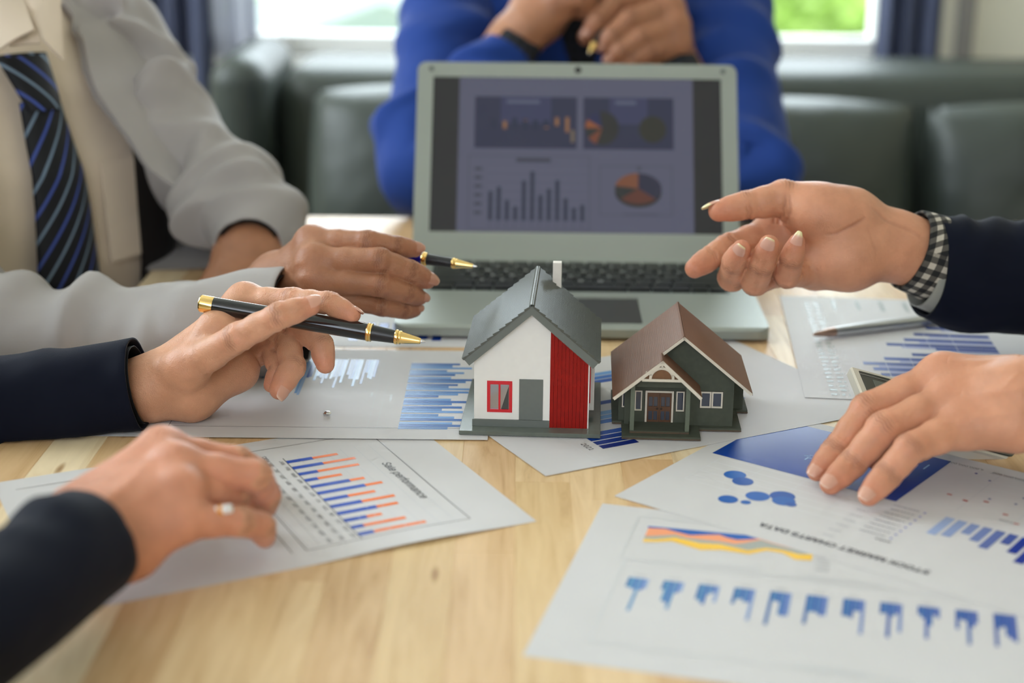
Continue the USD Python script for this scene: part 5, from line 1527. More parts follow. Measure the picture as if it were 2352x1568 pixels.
def tube(joints, seed=0, n=90, nt=56, n_fold=40, amp=.005, thick=.0022, rest=True, crook=(), tilt=None, extra=None, wide=(.006, .015)):
    """A sleeve along joints (centre, radius) from the open cuff upward, with folds; returns the outer skin with a turned-in edge, and arc length/girth of its points."""
    rows = np.array([[*p, r] for p, r in joints])
    c, u = spline(rows, n)
    T = np.gradient(c[:, :3], axis=0); T /= np.linalg.norm(T, axis=1, keepdims=True)
    if tilt is not None:
        k = max(3, n // 7); w = np.linspace(1, 0, k)[:, None] ** 1.5
        T[:k] = T[:k] * (1 - w) + unit(tilt) * w; T /= np.linalg.norm(T, axis=1, keepdims=True)
    N = np.zeros_like(T); N[0] = unit(np.cross(T[0], [.3, .2, 1]))
    for i in range(1, n):
        N[i] = unit(N[i - 1] - T[i] * (N[i - 1] @ T[i]))
    B_ = np.cross(T, N)
    th = np.linspace(0, 2 * np.pi, nt, endpoint=False)
    Sg, Tg = np.meshgrid(u, th, indexing='ij')
    R = c[:, 3:4] + folds(Sg, Tg, seed, n_fold, amp, u[-1], .02, wide) - amp * .35 + .004 * (meshkit.fbm(np.stack([Sg * 22, np.cos(Tg) * 1.3, np.sin(Tg) * 1.3], -1) + seed, 3) - .5)
    for s0, w0, am in crook:  # gathered cloth inside a bent elbow
        R = R + am * np.sin((Sg - s0) / .011 + 1.7 * np.sin(Tg + seed)) * np.exp(-((Sg - s0) / w0) ** 2)
    if extra is not None:
        R = R + extra(Sg, Tg)

    def ringset(R_):
        v = c[:, None, :3] + R_[..., None] * (np.cos(Tg)[..., None] * N[:, None] + np.sin(Tg)[..., None] * B_[:, None])
        if rest:
            on = (v[..., 0] > TX0) & (v[..., 0] < TX1) & (v[..., 1] < TY1) & (v[..., 1] > TY0)
            v[..., 2] = np.where(on, np.maximum(v[..., 2], REST + .0004 * np.sin(40 * v[..., 0])), v[..., 2])
        return v
    out = ringset(R); k = max(6, n // 3)
    inn = ringset(R - thick)[:k]
    if rest:
        inn[..., 2] = np.maximum(inn[..., 2], np.where(out[:k, :, 2] < REST + .002, REST + thick * .6, -9))

    def quads(a, rows_, flip):
        i, j = np.meshgrid(np.arange(rows_ - 1), np.arange(nt), indexing='ij'); j2 = (j + 1) % nt
        q_ = np.stack([a + i * nt + j, a + i * nt + j2, a + (i + 1) * nt + j2, a + (i + 1) * nt + j], -1).reshape(-1, 4)
        return q_[:, ::-1] if flip else q_
    V = np.vstack([out.reshape(-1, 3), inn.reshape(-1, 3)]); no = n * nt
    j = np.arange(nt); j2 = (j + 1) % nt
    hem = np.stack([j, no + j, no + j2, j2], 1)
    q_ = np.vstack([quads(0, n, True), quads(no, k, False), hem[:, ::-1]])
    f = np.vstack([q_[:, [0, 1, 2]], q_[:, [0, 2, 3]]])
    g_ = np.stack([Sg, Tg * c[:, 3:4], 0 * Sg], -1)
    gi = g_[:k]
    return (V, f), np.vstack([g_.reshape(-1, 3), gi.reshape(-1, 3)]), (c, u)


def outward(mesh):
    return mesh


class Torso:
    """Rings (z, forward, half width, half depth) about a vertical axis at C; f: facing, l: the person's left."""

    def __init__(s, C, yaw_f, rings):
        s.C = np.array([C[0], C[1], 0.0]); s.f = unit([yaw_f[0], yaw_f[1], 0]); s.l = np.array([-s.f[1], s.f[0], 0]); s.r = np.array(rings, float)

    def at(s, z, phi, off=0.0):
        """Surface point at height z, angle phi from the front towards the person's left."""
        z, phi = np.asarray(z, float), np.asarray(phi, float)
        fw, hw, hd = (np.interp(z, s.r[:, 0], s.r[:, k]) for k in (1, 2, 3))
        e = .82
        x = (hw + off) * np.sign(np.sin(phi)) * np.abs(np.sin(phi)) ** e; y = (hd + off) * np.sign(np.cos(phi)) * np.abs(np.cos(phi)) ** e
        return s.C + (fw + y)[..., None] * s.f + x[..., None] * s.l + z[..., None] * np.array([0, 0, 1.0])

    def panel(s, zs, p0, p1, off, thick, n=40, m=36, wob=0.0, seed=0, flare=None):
        """A panel between heights zs and angles p0(z)..p1(z)."""
        def fn(a, b):
            z = zs[0] + (zs[1] - zs[0]) * b
            ph = p0(z) + (p1(z) - p0(z)) * a
            o = off + (wob * (meshkit.fbm(np.stack([ph * 2.2, z * 13 + seed, ph * 0 + seed], -1), 4) - .5) * 2 if wob else 0)
            if flare is not None:
                o = o + flare(z, ph)
            return s.at(z, ph, o)
        v, f = grid(n, m, fn, thick)
        c = s.C + np.array([0, 0, (zs[0] + zs[1]) / 2])
        tri = v[f[: n * m]]
        nz = np.cross(tri[:, 1] - tri[:, 0], tri[:, 2] - tri[:, 0]); o = tri.mean(1) - c; o[:, 2] = 0
        if (nz * o).sum() < 0:  # the thickness must go inwards and the faces outwards
            v, f = grid(n, m, lambda a, b: fn(1 - a, b), thick)
        return v, f


def rot_to(f):
    return np.array([[-f[1], f[0], 0], [f[0], f[1], 0], [0, 0, 1.0]])  # rows: the person's left... x = left, y = forward, z up


def figure(T, head_c, neck_z, arms, tan_, parts_hands, height_tip=0.0, look_f=None, h=.005):
    """The coarse body: head with a face, neck, trunk and arms, to be joined to the fine hands."""
    hf = unit(look_f if look_f is not None else T.f); hl = np.array([-hf[1], hf[0], 0]); up = np.array([0, 0, 1.0])
    hc = np.asarray(head_c, float)
    pts = [hc, T.C + [0, 0, .42]] + [p for a in arms for p, r in a]
    fld = Field(np.min(pts, 0) - .24, np.max(pts, 0) + .24, h)
    D = fld.empty()
    ax = np.array([hl, hf, up])
    blob(fld, D, hc + .028 * up - .012 * hf, ax, (.074, .092, .092), .01)            # skull
    blob(fld, D, hc - .045 * up + .022 * hf, ax, (.058, .066, .072), .02)            # face
    cone(fld, D, hc - .088 * up + .058 * hf + .012 * hl, .020, hc - .088 * up + .058 * hf - .012 * hl, .020, .018)   # chin
    for s_ in (-1, 1):
        cone(fld, D, hc - .050 * up + .012 * hf + s_ * .052 * hl, .018, hc - .086 * up + .048 * hf + s_ * .022 * hl, .016, .018)   # jaw
        blob(fld, D, hc - .018 * up + .066 * hf + s_ * .034 * hl, ax, (.022, .016, .014), .01)       # cheekbone
        cone(fld, D, hc + .022 * up + .080 * hf + s_ * .016 * hl, .008, hc + .020 * up + .068 * hf + s_ * .048 * hl, .007, .012)   # brow
        blob(fld, D, hc + .004 * up + .093 * hf + s_ * .032 * hl, ax, (.017, .014, .010), .006, True)  # eye socket
        blob(fld, D, hc - .008 * up - .010 * hf + s_ * .076 * hl, ax, (.006, .017, .030), .006)       # ear
    cone(fld, D, hc + .006 * up + .086 * hf, .007, hc - .032 * up + .104 * hf, .0105, .008)           # nose
    for s_ in (-1, 1):
        blob(fld, D, hc - .034 * up + .094 * hf + s_ * .012 * hl, ax, (.008, .009, .007), .006)
    cone(fld, D, hc - .056 * up + .086 * hf + .017 * hl, .006, hc - .056 * up + .086 * hf - .017 * hl, .006, .006)   # lips
    cone(fld, D, hc - .067 * up + .084 * hf + .014 * hl, .006, hc - .067 * up + .084 * hf - .014 * hl, .006, .006)
    nb = np.array([T.C[0], T.C[1], 0]) + np.interp(neck_z, T.r[:, 0], T.r[:, 1]) * T.f + [0, 0, neck_z]
    cone(fld, D, nb - [0, 0, .05], .062, hc - .05 * up - .012 * hf, .054, .02)
    for z in np.arange(.50, neck_z - .10, .05):
        fw, hw, hd = (np.interp(z, T.r[:, 0], T.r[:, k]) for k in (1, 2, 3))
        r_ = hd * .72; c = T.C + [0, 0, z] + fw * T.f
        cone(fld, D, c + (hw * .9 - r_) * T.l, r_ * .9, c - (hw * .9 - r_) * T.l, r_ * .9, .03)
    for a in arms:
        for (p, r), (p2, r2) in zip(a[:-1], a[1:]):
            cone(fld, D, p, r, p2, r2, .012)
    m = relax(nets(fld, D), 4)
    meshes = [(np.array(m.vertices), np.array(m.faces), np.full(len(m.vertices), .25))] + parts_hands
    try:
        u = mani(meshes[0][:2])
        for q_ in meshes[1:]:
            w = mani(q_[:2])
            if w.is_empty():
                raise ValueError
            u = u + w
        mm2 = u.to_mesh(); V, Fc = np.array(mm2.vert_properties[:, :3], float), np.array(mm2.tri_verts)
        if len(V) < .6 * sum(len(q_[0]) for q_ in meshes):
            raise ValueError
        from scipy.spatial import cKDTree
        al = np.vstack([q_[0] for q_ in meshes]); tn = np.concatenate([q_[2] for q_ in meshes])
        tint = tn[cKDTree(al).query(V)[1]]
    except Exception:
        V, Fc = cat([q_[:2] for q_ in meshes]); tint = np.concatenate([q_[2] for q_ in meshes])
    return (V, Fc, tint), (hc, hf, hl)


eye_w = look('eye_white', S(232, 228, 222), .2)
iris_m = look('iris_brown', S(40, 24, 16), .15)
hair_m = look('black_hair', S(18, 15, 14), .45, .3, 200, .0006, 300)


def face_bits(t, hd, long_hair=False):
    hc, hf, hl = hd; up = np.array([0, 0, 1.0])
    for s_ in (-1, 1):
        c = hc + .004 * up + .0665 * hf + s_ * .032 * hl
        e = trimesh.creation.icosphere(3, .0112); e.apply_translation(c)
        eo = obj('eye', e, eye_w, t, True, True)
        i_ = trimesh.creation.icosphere(3, .0068); i_.apply_translation(c + hf * .0058); obj('iris', i_, iris_m, eo, True, True)
    ax = np.array([hl, hf, up])
    fld = Field(hc - [.16, .16, .34], hc + [.16, .16, .17], .005); D = fld.empty()
    blob(fld, D, hc + .034 * up - .020 * hf, ax, (.083, .098, .098), .01)
    if long_hair:
        for s_ in (-1, 1):
            cone(fld, D, hc - .02 * hf + s_ * .062 * hl, .036, hc - .22 * up - .045 * hf + s_ * .070 * hl, .028, .03)
        cone(fld, D, hc - .05 * hf, .07, hc - .24 * up - .075 * hf, .045, .03)
    blob(fld, D, hc - .038 * up + .080 * hf, ax, (.066, .080, .082), .012, True)
    hm = relax(nets(fld, D), 3)
    hv, hn = np.array(hm.vertices), np.array(hm.vertex_normals)
    q_ = (hv - hc) @ np.array([hl, hf, up]).T
    az = np.arctan2(q_[:, 0], q_[:, 1] + .02)
    hv = hv + hn * (.007 * (meshkit.fbm(np.stack([az * 16, q_[:, 2] * 14, q_[:, 1] * 9], 1), 3, 5) - .35))[:, None]
    obj('hair', (hv, hm.faces), hair_m, t, True, True)


def legs(t, T, knee_f=.42, mat=None):
    z0 = .52
    fld = Field(T.C + [-.55, -.55, .0], T.C + [.55, .55, .66], .009); D = fld.empty()
    hip = T.C + [0, 0, z0]
    shoes = []
    cone(fld, D, hip + .08 * T.l, .115, hip - .08 * T.l, .115, .03)
    for s_ in (-1, 1):
        h_, k_ = hip + s_ * .10 * T.l, hip + s_ * .13 * T.l + knee_f * T.f - [0, 0, .01]
        a_ = k_ - .03 * T.f; a_ = np.array([a_[0], a_[1], .11])
        cone(fld, D, h_, .090, k_, .062, .03); cone(fld, D, k_, .062, a_, .048, .02)
        v, f = rounded(-.048, .048, -.08, .19, .0, .085, .04)
        v = v.copy(); w = np.clip((v[:, 1] - .02) / .17, 0, 1); v[:, 2] *= 1 - .35 * w; v[:, 0] *= 1 - .2 * w ** 2
        shoes.append((v[:, :1] * T.l + v[:, 1:2] * T.f + v[:, 2:] * [0, 0, 1.0] + [a_[0], a_[1], 0], f))
    obj('trousers', relax(nets(fld, D), 3), mat or trouser_cloth, t, True, True)
    for v, f in shoes:
        obj('shoe', (v, f), shoe_m, t, 40, True)


def jacket(t, T, mat, lin, zs, p_open, sleeves, lap=None, off=.012, seed=0, wob=.004, lap_w=lambda z: .30, lap_z=(.80, .985), flare=None):
    """An open jacket: two front panels meeting at the back, lapels, sleeves."""
    L_ = T.panel(zs, p_open, lambda z: np.full_like(z, np.pi + .02), off, .004, 46, 46, wob, seed, flare)
    R_ = T.panel(zs, lambda z: -p_open(z), lambda z: np.full_like(z, -np.pi - .02), off, .004, 46, 46, wob, seed + 5, flare)
    both = cat([L_, R_])
    jv = both[0]
    if T is globals().get('TG'):  # the open front hangs outside the table's edge, or lies over its top
        low = (jv[:, 2] < TZ + .002) & (jv[:, 0] > TX0 - .006) & (jv[:, 1] < TY1)
        jv[low, 0] = TX0 - .006
    j = obj('jacket', both, mat, t, 50, True)
    for s_ in (-1, 1):
        obj('lapel', T.panel(lap_z, lambda z: s_ * (p_open(z) - .03), lambda z: s_ * (p_open(z) + lap_w(z)), off + .0105, .0050, 16, 40, .0015, seed + 9, flare), mat, j, 50, True)
    for (mesh, g_, _), lining in sleeves:
        obj('sleeve', mesh, mat, j, True, True)
    return j


def lining_of(joints, inset, mat, j, depth=.09, seed=1, tilt=None):
    m_, g_, _ = tube([(p, r - inset) for p, r in joints], seed, 24, 40, 0, .001, .0008, tilt=tilt, rest=True)
    obj('sleeve_lining', m_, mat, j, True, True)


# ------------------------------------------------------------------ the man in grey, left
fg = unit([.77, -.64, 0])
neck_pt = P(16, 120, 1.470)
Cg = (neck_pt - fg * .098)[:2]
TG = Torso(Cg, fg, [(.45, -.01, .185, .125), (.60, .015, .185, .120), (.76, .034, .190, .118), (.86, .022, .205, .116), (.93, .004, .205, .108), (.975, -.012, .180, .094), (1.005, -.024, .135, .082), (1.03, -.030, .085, .068), (1.06, -.030, .066, .060)])
pg = thing('person', 'person in a pale grey suit and striped tie at left, holding out a blue pen', 'person', (Cg[0], Cg[1], 0))
s5 = [J(672, 742, 1.262, 142), J(560, 752, 1.272, 138), J(420, 772, 1.285, 132), J(250, 778, 1.300, 126), J(60, 788, 1.31, 142), J(-160, 700, 1.34, 165), J(-230, 480, 1.36, 175), (TG.at(.955, -1.50, -.045), .078), (TG.at(.96, -1.4, -.10), .07)]
s6 = [J(572, 566, 1.494, 94), J(574, 512, 1.525, 104), J(528, 440, 1.560, 108), J(440, 345, 1.590, 108), J(345, 225, 1.625, 108), J(280, 110, 1.65, 100), (TG.at(.955, 1.42, -.06), .062), (TG.at(.97, 1.30, -.10), .056)]
armR = [(TG.at(.94, -1.5, -.05), .05), J(-230, 540, 1.36, 100), J(-100, 780, 1.34, 80), J(100, 800, 1.31, 64), J(420, 780, 1.30, 60), J(580, 700, 1.318, 60)]
armL = [(TG.at(.93, 1.5, -.05), .05), J(360, 250, 1.62, 66), J(520, 435, 1.562, 66), J(584, 505, 1.535, 68)]
hg = np.array([Cg[0], Cg[1], 1.185]) + fg * .012
bodyg, headg = figure(TG, hg, 1.045, [armR, armL], 'skin_tan', [H1, H8], look_f=[.85, -.5, 0])
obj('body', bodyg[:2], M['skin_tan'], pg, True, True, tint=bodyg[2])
nails(pg, [(*n_[:3], {**NT, **(n_[3] if len(n_) > 3 else {})}) for n_ in H1n]); face_bits(pg, headg); legs(pg, TG)
openg = lambda z: np.interp(z, [.45, .62, .74, .80, .86, .93, .985, 1.02], [.70, .64, .56, .40, .27, .25, .42, .9])
sh = obj('shirt', TG.panel((.47, 1.012), lambda z: np.full_like(z, -np.pi), lambda z: np.full_like(z, np.pi), .001, .003, 90, 50, .004, 3), shirt_cloth, pg, 50, True, label='beige shirt')
obj('pocket', TG.panel((.765, .862), lambda z: np.full_like(z, .24), lambda z: np.full_like(z, .47), .0065, .002, 12, 12, .0008, 6), shirt_cloth, sh, 50, True)
jg = jacket(pg, TG, grey_cloth, grey_lin_shade, (.47, 1.008), openg, [(tube(s5, 11, 120, 72, 46, .0075, crook=((.33, .06, .003),), tilt=P(672, 742, 1.262) - P(600, 700, 1.262)
            ) if False else tube(s5, 11, 130, 80, 40, .0120, wide=(.009, .022)), None), (tube(s6, 23, 140, 80, 50, .0190, wide=(.009, .022)), None)], lap_w=lambda z: np.interp(z, [.70, .76, .80, .86, .93, .985], [.03, .12, .27, .40, .42, .44]), lap_z=(.70, .99), wob=.008, flare=lambda z, ph: np.where(ph > 0, .075 + .085 * np.clip((.86 - z) / .10, 0, 1), .02) * np.exp(-((np.abs(ph) - openg(z)) / .60) ** 2) * np.clip((.95 - z) / .17, 0, 1))
obj('jacket_shade_panel', TG.panel((.47, .90), lambda z: np.full_like(z, .46), lambda z: np.full_like(z, np.pi), .0085, .002, 40, 30, .002, 4), grey_lin_shade, jg, 50, True)  # dark layer hugging the shirt, standing in for shade inside the open jacket
lining_of(s5[:3], .009, grey_lin_shade, jg, seed=4); lining_of(s6[:3], .011, grey_lin_shade, jg, seed=5)
# collar of the jacket round the neck, shirt collar band and its two points
obj('jacket_collar', TG.panel((.965, 1.028), lambda z: np.interp(z, [.965, 1.028], [.95, 1.15]), lambda z: np.interp(z, [.965, 1.028], [2 * np.pi - .95, 2 * np.pi - 1.15]), .016, .005, 50, 10, .001, 2), grey_cloth, jg, 50, True)
obj('collar_band', TG.panel((1.005, 1.052), lambda z: np.full_like(z, -np.pi), lambda z: np.full_like(z, np.pi), .004, .003, 60, 8), shirt_cloth, sh, 50, True)


def patch(px4, bulge, thick=.003, n=10):
    """A small cloth flap through four corners (joint style), bulging towards the camera."""
    a, b, c, d = [P(*q_) for q_ in px4]

    def fn(s, t):
        s, t = s[..., None], t[..., None]
        return (a * (1 - s) + b * s) * (1 - t) + (d * (1 - s) + c * s) * t - FW * bulge * np.sin(np.pi * s) * (1 - .4 * t)
    v, f = grid(n, n, fn, 0)
    nrm = np.cross(v[f[0][1]] - v[f[0][0]], v[f[0][2]] - v[f[0][0]])
    if nrm @ (EYE - v[0]) < 0:
        v, f = grid(n, n, lambda s, t: fn(1 - s, t), 0); s_ = 1
        return grid(n, n, lambda s, t: fn(1 - s, t), thick)
    return grid(n, n, fn, thick)


obj('collar_point', patch([(52, -16, 1.440), (138, -40, 1.450), (146, 136, 1.424), (100, 88, 1.418)], .004), shirt_cloth, sh, 50, True)
obj('collar_point', patch([(-70, -6, 1.424), (48, -14, 1.428), (78, 66, 1.410), (-10, 118, 1.408)], .006), shirt_cloth, sh, 50, True)
obj('collar_stand', patch([(28, 40, 1.432), (76, 20, 1.430), (92, 98, 1.424), (20, 104, 1.420)], .003), shirt_cloth, sh, 50, True)
obj('button', aim(lathe([(.0052, 0), (.0056, .001), (.004, .0018), (.0014, .0012)], 20), P(54, 76, 1.4195), EYE), look('shell_button', S(206, 194, 174), .3), sh, 40, True)


def necktie():
    zt = np.linspace(0, 1, 60)
    ctr = np.array([P(x, y, 1.0) * 0 + TG.at(np.array(z), np.array(ph), .012 + o) for x, y, z, ph, o in [(0, 0, zz_, p_, o_) for zz_, p_, o_ in zip(np.interp(zt, [0, 1], [.926, .60]), np.interp(zt, [0, .3, 1], [.02, .02, -.02]), np.interp(zt, [0, .12, 1], [.006, .004, .004]))]])
    w = np.interp(zt, [0, .25, .75, 1], [.019, .027, .037, .041])
    lat = TG.l

    def fn(s, t):
        i = t * 59; k = np.clip(i.astype(int), 0, 58); fr = (i - k)[..., None]
        c = ctr[k] * (1 - fr) + ctr[k + 1] * fr; ww = (w[k] * (1 - fr[..., 0]) + w[k + 1] * fr[..., 0])
        u_ = (s - .5) * 2
        return c + (u_ * ww)[..., None] * lat + (.004 * (1 - u_ ** 2) - .010 * u_ ** 2 * ww / .045)[..., None] * TG.f
    v, f = grid(16, 70, fn, .005)
    s_, t_ = np.meshgrid(np.linspace(0, 1, 17), np.linspace(0, 1, 71), indexing='ij')
    val = (t_ * .355 / .046 + (s_ - .5) * 2 * np.interp(t_, zt, w) / .046 * 1.75)
    return (v, f), np.tile(val.ravel(), 2)


tm, tv = necktie()
tr_ = tm[0][tm[1][0]]
if np.cross(tr_[1] - tr_[0], tr_[2] - tr_[0]) @ TG.f < 0:
    tm = (tm[0], tm[1][:, ::-1])
tie = obj('necktie', tm, tie_m, pg, True, True, tint=tv, label='black necktie with blue and pale stripes')
kz = np.linspace(0, 1, 13)


def kn(s, t):
    z = .968 - .048 * t; w_ = .027 - .009 * t; u_ = s * 2 * np.pi
    return TG.at(z, 0 * z + .02, .021) + (w_ * np.cos(u_))[..., None] * TG.l + (.011 * np.sin(u_))[..., None] * TG.f * (1.0)


kv, kf = grid(28, 10, kn)
sg_, tg_ = np.meshgrid(np.linspace(0, 1, 29), np.linspace(0, 1, 11), indexing='ij')
obj('knot', (kv, kf), tie_m, tie, True, True, tint=(tg_ * 1.0 - .55 * np.cos(sg_ * 2 * np.pi) + .2).ravel())

# ------------------------------------------------------------------ the man in blue behind the laptop
chest = P(1335, 150, 2.0)
TB = Torso((chest[0], chest[1] + .155), (0, -1), [(.45, -.10, .185, .12), (.62, -.06, .190, .12), (.78, .0, .200, .12), (.90, .035, .205, .118), (.965, .045, .195, .102), (1.0, .055, .15, .085), (1.03, .062, .085, .068), (1.06, .07, .066, .06)])
pb = thing('person', 'person in a bright blue suit behind the laptop, hands folded before the chin', 'person', (TB.C[0], TB.C[1], 0))
sR = [J(1168, 120, 1.852, 70), J(1110, 205, 1.842, 82), J(1030, 325, 1.815, 98), J(972, 412, 1.795, 102), J(966, 350, 1.825, 104), J(1000, 200, 1.90, 104), J(1030, 40, 1.99, 108), (TB.at(.955, -1.42, -.055), .066), (TB.at(.97, -1.3, -.10), .06)]
sL = [J(1566, 196, 1.858, 70), J(1615, 270, 1.842, 80), J(1670, 350, 1.815, 96), J(1708, 412, 1.795, 104), J(1716, 345, 1.825, 108), J(1692, 200, 1.90, 104), J(1656, 40, 1.99, 108), (TB.at(.955, 1.42, -.055), .066), (TB.at(.97, 1.3, -.10), .06)]
aR = [(TB.at(.95, -1.45, -.05), .05), J(1005, 200, 1.905, 58), J(970, 400, 1.80, 60), J(1060, 285, 1.83, 56), J(1150, 130, 1.848, 52)]
aL = [(TB.at(.95, 1.45, -.05), .05), J(1685, 200, 1.905, 58), J(1706, 400, 1.80, 60), J(1630, 285, 1.835, 56), J(1575, 205, 1.862, 52)]
hb = P(1362, 4, 1.945) + np.array([0, .035, .108])
bodyb, headb = figure(TB, hb, 1.04, [aR, aL], 'skin_tan', [H6, H7])
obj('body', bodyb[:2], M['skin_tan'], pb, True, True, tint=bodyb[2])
nails(pb, [(*n_[:3], NT) for n_ in H7n]); face_bits(pb, headb); legs(pb, TB)
openb = lambda z: np.interp(z, [.45, .70, .80, .90, .965, 1.0], [.06, .06, .06, .07, .14, .42])
vv_, ff_ = TB.panel((.47, 1.01), lambda z: np.full_like(z, -np.pi), lambda z: np.full_like(z, np.pi), .001, .003, 90, 50, .003, 8)
q_ = vv_ - TB.C
shb = obj('shirt', (vv_, ff_), dark_check, pb, False, True, col=np.stack([q_[:, 2], q_ @ TB.l, 0 * q_[:, 0]], 1), label='dark checked shirt')
vv_, ff_ = TB.panel((1.0, 1.045), lambda z: np.full_like(z, -np.pi), lambda z: np.full_like(z, np.pi), .006, .003, 60, 8)
q_ = vv_ - TB.C
obj('collar_band', (vv_, ff_), dark_check, shb, False, True, col=np.stack([q_[:, 2], q_ @ TB.l, 0 * q_[:, 0]], 1))
jb = jacket(pb, TB, blue_cloth, blue_lin, (.47, 1.005), openb, [(tube(sR, 31, 130, 64, 34, .013, wide=(.010, .024)), None), (tube(sL, 37, 130, 64, 34, .013, wide=(.010, .024)), None)], lap_w=lambda z: np.interp(z, [.74, .84, .93, 1.0], [.02, .30, .42, .42]), lap_z=(.74, .995))
lining_of(sR[:3], .011, blue_lin, jb, seed=6); lining_of(sL[:3], .011, blue_lin, jb, seed=7)
for jj in ([J(1188, 90, 1.860, 62), J(1165, 125, 1.853, 62), J(1120, 195, 1.842, 66)], [J(1549, 158, 1.866, 60), J(1566, 192, 1.859, 61), J(1605, 258, 1.846, 64)]):
    m_, g_, _ = tube(jj, 3, 30, 40, 6, .0012, .0015, rest=False)
    obj('shirt_cuff', m_, dark_check, shb, True, True, col=g_)

# ------------------------------------------------------------------ the person in navy at left: black pen in one hand, the other on the sheet
TN = Torso((-.80, .86), (1, 0), [(.45, -.02, .18, .13), (.62, .0, .165, .12), (.78, .02, .175, .125), (.90, .02, .185, .12), (.965, .0, .17, .10), (1.0, -.01, .13, .08), (1.03, -.015, .075, .06), (1.06, -.015, .058, .054)])
pn = thing('person', 'person in a dark navy suit at the near left, one hand holding a black pen', 'person', (TN.C[0], TN.C[1], 0))
s1 = [J(322, 884, 1.142, 119), J(250, 896, 1.142, 119), J(120, 918, 1.135, 121), J(-80, 935, 1.135, 124), J(-300, 900, 1.14, 130), (TN.at(.95, 1.45, -.05), .062), (TN.at(.965, 1.3, -.09), .056)]
s2 = [Jh(186, 1258, .045, 146), Jh(120, 1308, .048, 150), Jh(0, 1398, .050, 160), Jh(-220, 1540, .055, 176), Jh(-420, 1560, .08, 170), (TN.at(.95, -1.45, -.05), .062), (TN.at(.965, -1.3, -.09), .056)]
n1 = [(TN.at(.94, 1.45, -.05), .045), J(-300, 902, 1.14, 76), J(-60, 930, 1.138, 76), J(270, 902, 1.160, 74)]
n2 = [(TN.at(.94, -1.45, -.05), .045), Jh(-420, 1560, .08, 90), Jh(-220, 1538, .055, 96), Jh(100, 1312, .044, 108)]
bodyn, headn = figure(TN, np.array([TN.C[0] + .01, TN.C[1], 1.18]), 1.045, [n1, n2], 'skin_fair', [H2, H3], look_f=[1, .25, 0])
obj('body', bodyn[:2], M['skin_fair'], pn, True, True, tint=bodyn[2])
nails(pn, [(*n_[:3], {**NF, **(n_[3] if len(n_) > 3 else {})}) for n_ in H2n]); face_bits(pn, headn, True); legs(pn, TN)
obj('shirt', TN.panel((.47, 1.0), lambda z: np.full_like(z, -np.pi), lambda z: np.full_like(z, np.pi), .001, .003, 70, 40, .003, 8), white_cloth, pn, 50, True, label='pale blouse')
jn = jacket(pn, TN, navy_cloth, navy_lin, (.47, 1.0), openb, [(tube(s1, 41, 120, 64, 44, .0050), None), (tube(s2, 43, 120, 64, 40, .0060), None)], lap_w=lambda z: np.interp(z, [.74, .84, .93, 1.0], [.02, .30, .42, .42]), lap_z=(.74, .99))
lining_of(s1[:3], .008, navy_lin, jn, seed=8); lining_of(s2[:3], .008, navy_lin, jn, seed=9)
# ------------------------------------------------------------------ the person in navy at right: open hand, and a hand on the sheet
TRt = Torso((.95, 1.0), (-1, 0), [(.45, -.02, .18, .13), (.62, .0, .175, .12), (.78, .02, .185, .125), (.90, .02, .195, .12), (.965, .0, .18, .10), (1.0, -.01, .13, .08), (1.03, -.015, .078, .062), (1.06, -.015, .06, .056)])
pr = thing('person', 'person in a dark navy suit and checked cuff at right, one palm held open', 'person', (TRt.C[0], TRt.C[1], 0))
s3 = [J(2128, 608, 1.288, 124), J(2200, 628, 1.292, 130), J(2300, 636, 1.297, 132), J(2480, 650, 1.30, 138), J(2800, 660, 1.31, 150), (TRt.at(.95, -1.45, -.05), .064), (TRt.at(.965, -1.3, -.09), .058)]
s4 = [J(2440, 930, 1.024, 140), J(2520, 935, 1.02, 146), J(2700, 940, 1.01, 160), J(2960, 860, 1.0, 190), (TRt.at(.95, 1.45, -.05), .064), (TRt.at(.965, 1.3, -.09), .058)]
r3 = [(TRt.at(.94, -1.45, -.05), .045), J(2800, 662, 1.31, 76), J(2480, 648, 1.30, 80), J(2170, 606, 1.288, 84)]
r4 = [(TRt.at(.94, 1.45, -.05), .045), J(2960, 865, 1.0, 90), J(2700, 938, 1.01, 96), J(2470, 930, 1.02, 112)]
bodyr, headr = figure(TRt, np.array([TRt.C[0] - .01, TRt.C[1], 1.19]), 1.045, [r3, r4], 'skin_mid', [H4, H5], look_f=[-1, .2, 0])
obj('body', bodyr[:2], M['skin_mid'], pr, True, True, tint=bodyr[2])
nails(pr, [(*n_[:3], {**NF, **(n_[3] if len(n_) > 3 else {})}) for n_ in H4n + H5n]); face_bits(pr, headr, True); legs(pr, TRt)
shr = obj('shirt', TRt.panel((.47, 1.0), lambda z: np.full_like(z, -np.pi), lambda z: np.full_like(z, np.pi), .001, .003, 70, 40, .003, 8), white_cloth, pr, 50, True)
jr = jacket(pr, TRt, navy_cloth, navy_lin, (.47, 1.0), openb, [(tube(s3, 53, 120, 72, 44, .0055, tilt=P(2128, 608, 1.288) * 0 + (P(2200, 600, 1.29) - P(2120, 612, 1.285)) + UP * -.006), None), (tube(s4, 57, 100, 64, 36, .005), None)], lap_w=lambda z: np.interp(z, [.74, .84, .93, 1.0], [.02, .30, .42, .42]), lap_z=(.74, .99))
lining_of(s3[:3], .008, pale_lin, jr, seed=8); lining_of(s4[:3], .008, navy_lin, jr, seed=9)
cuff = [J(2088, 574, 1.278, 93), J(2130, 588, 1.282, 98), J(2180, 604, 1.288, 101), J(2260, 625, 1.292, 104)]
m_, g_, _ = tube(cuff, 6, 40, 72, 10, .0016, .002, rest=False)
obj('shirt_cuff', m_, check_m, shr, True, True, col=g_, label='black and white checked shirt cuff')
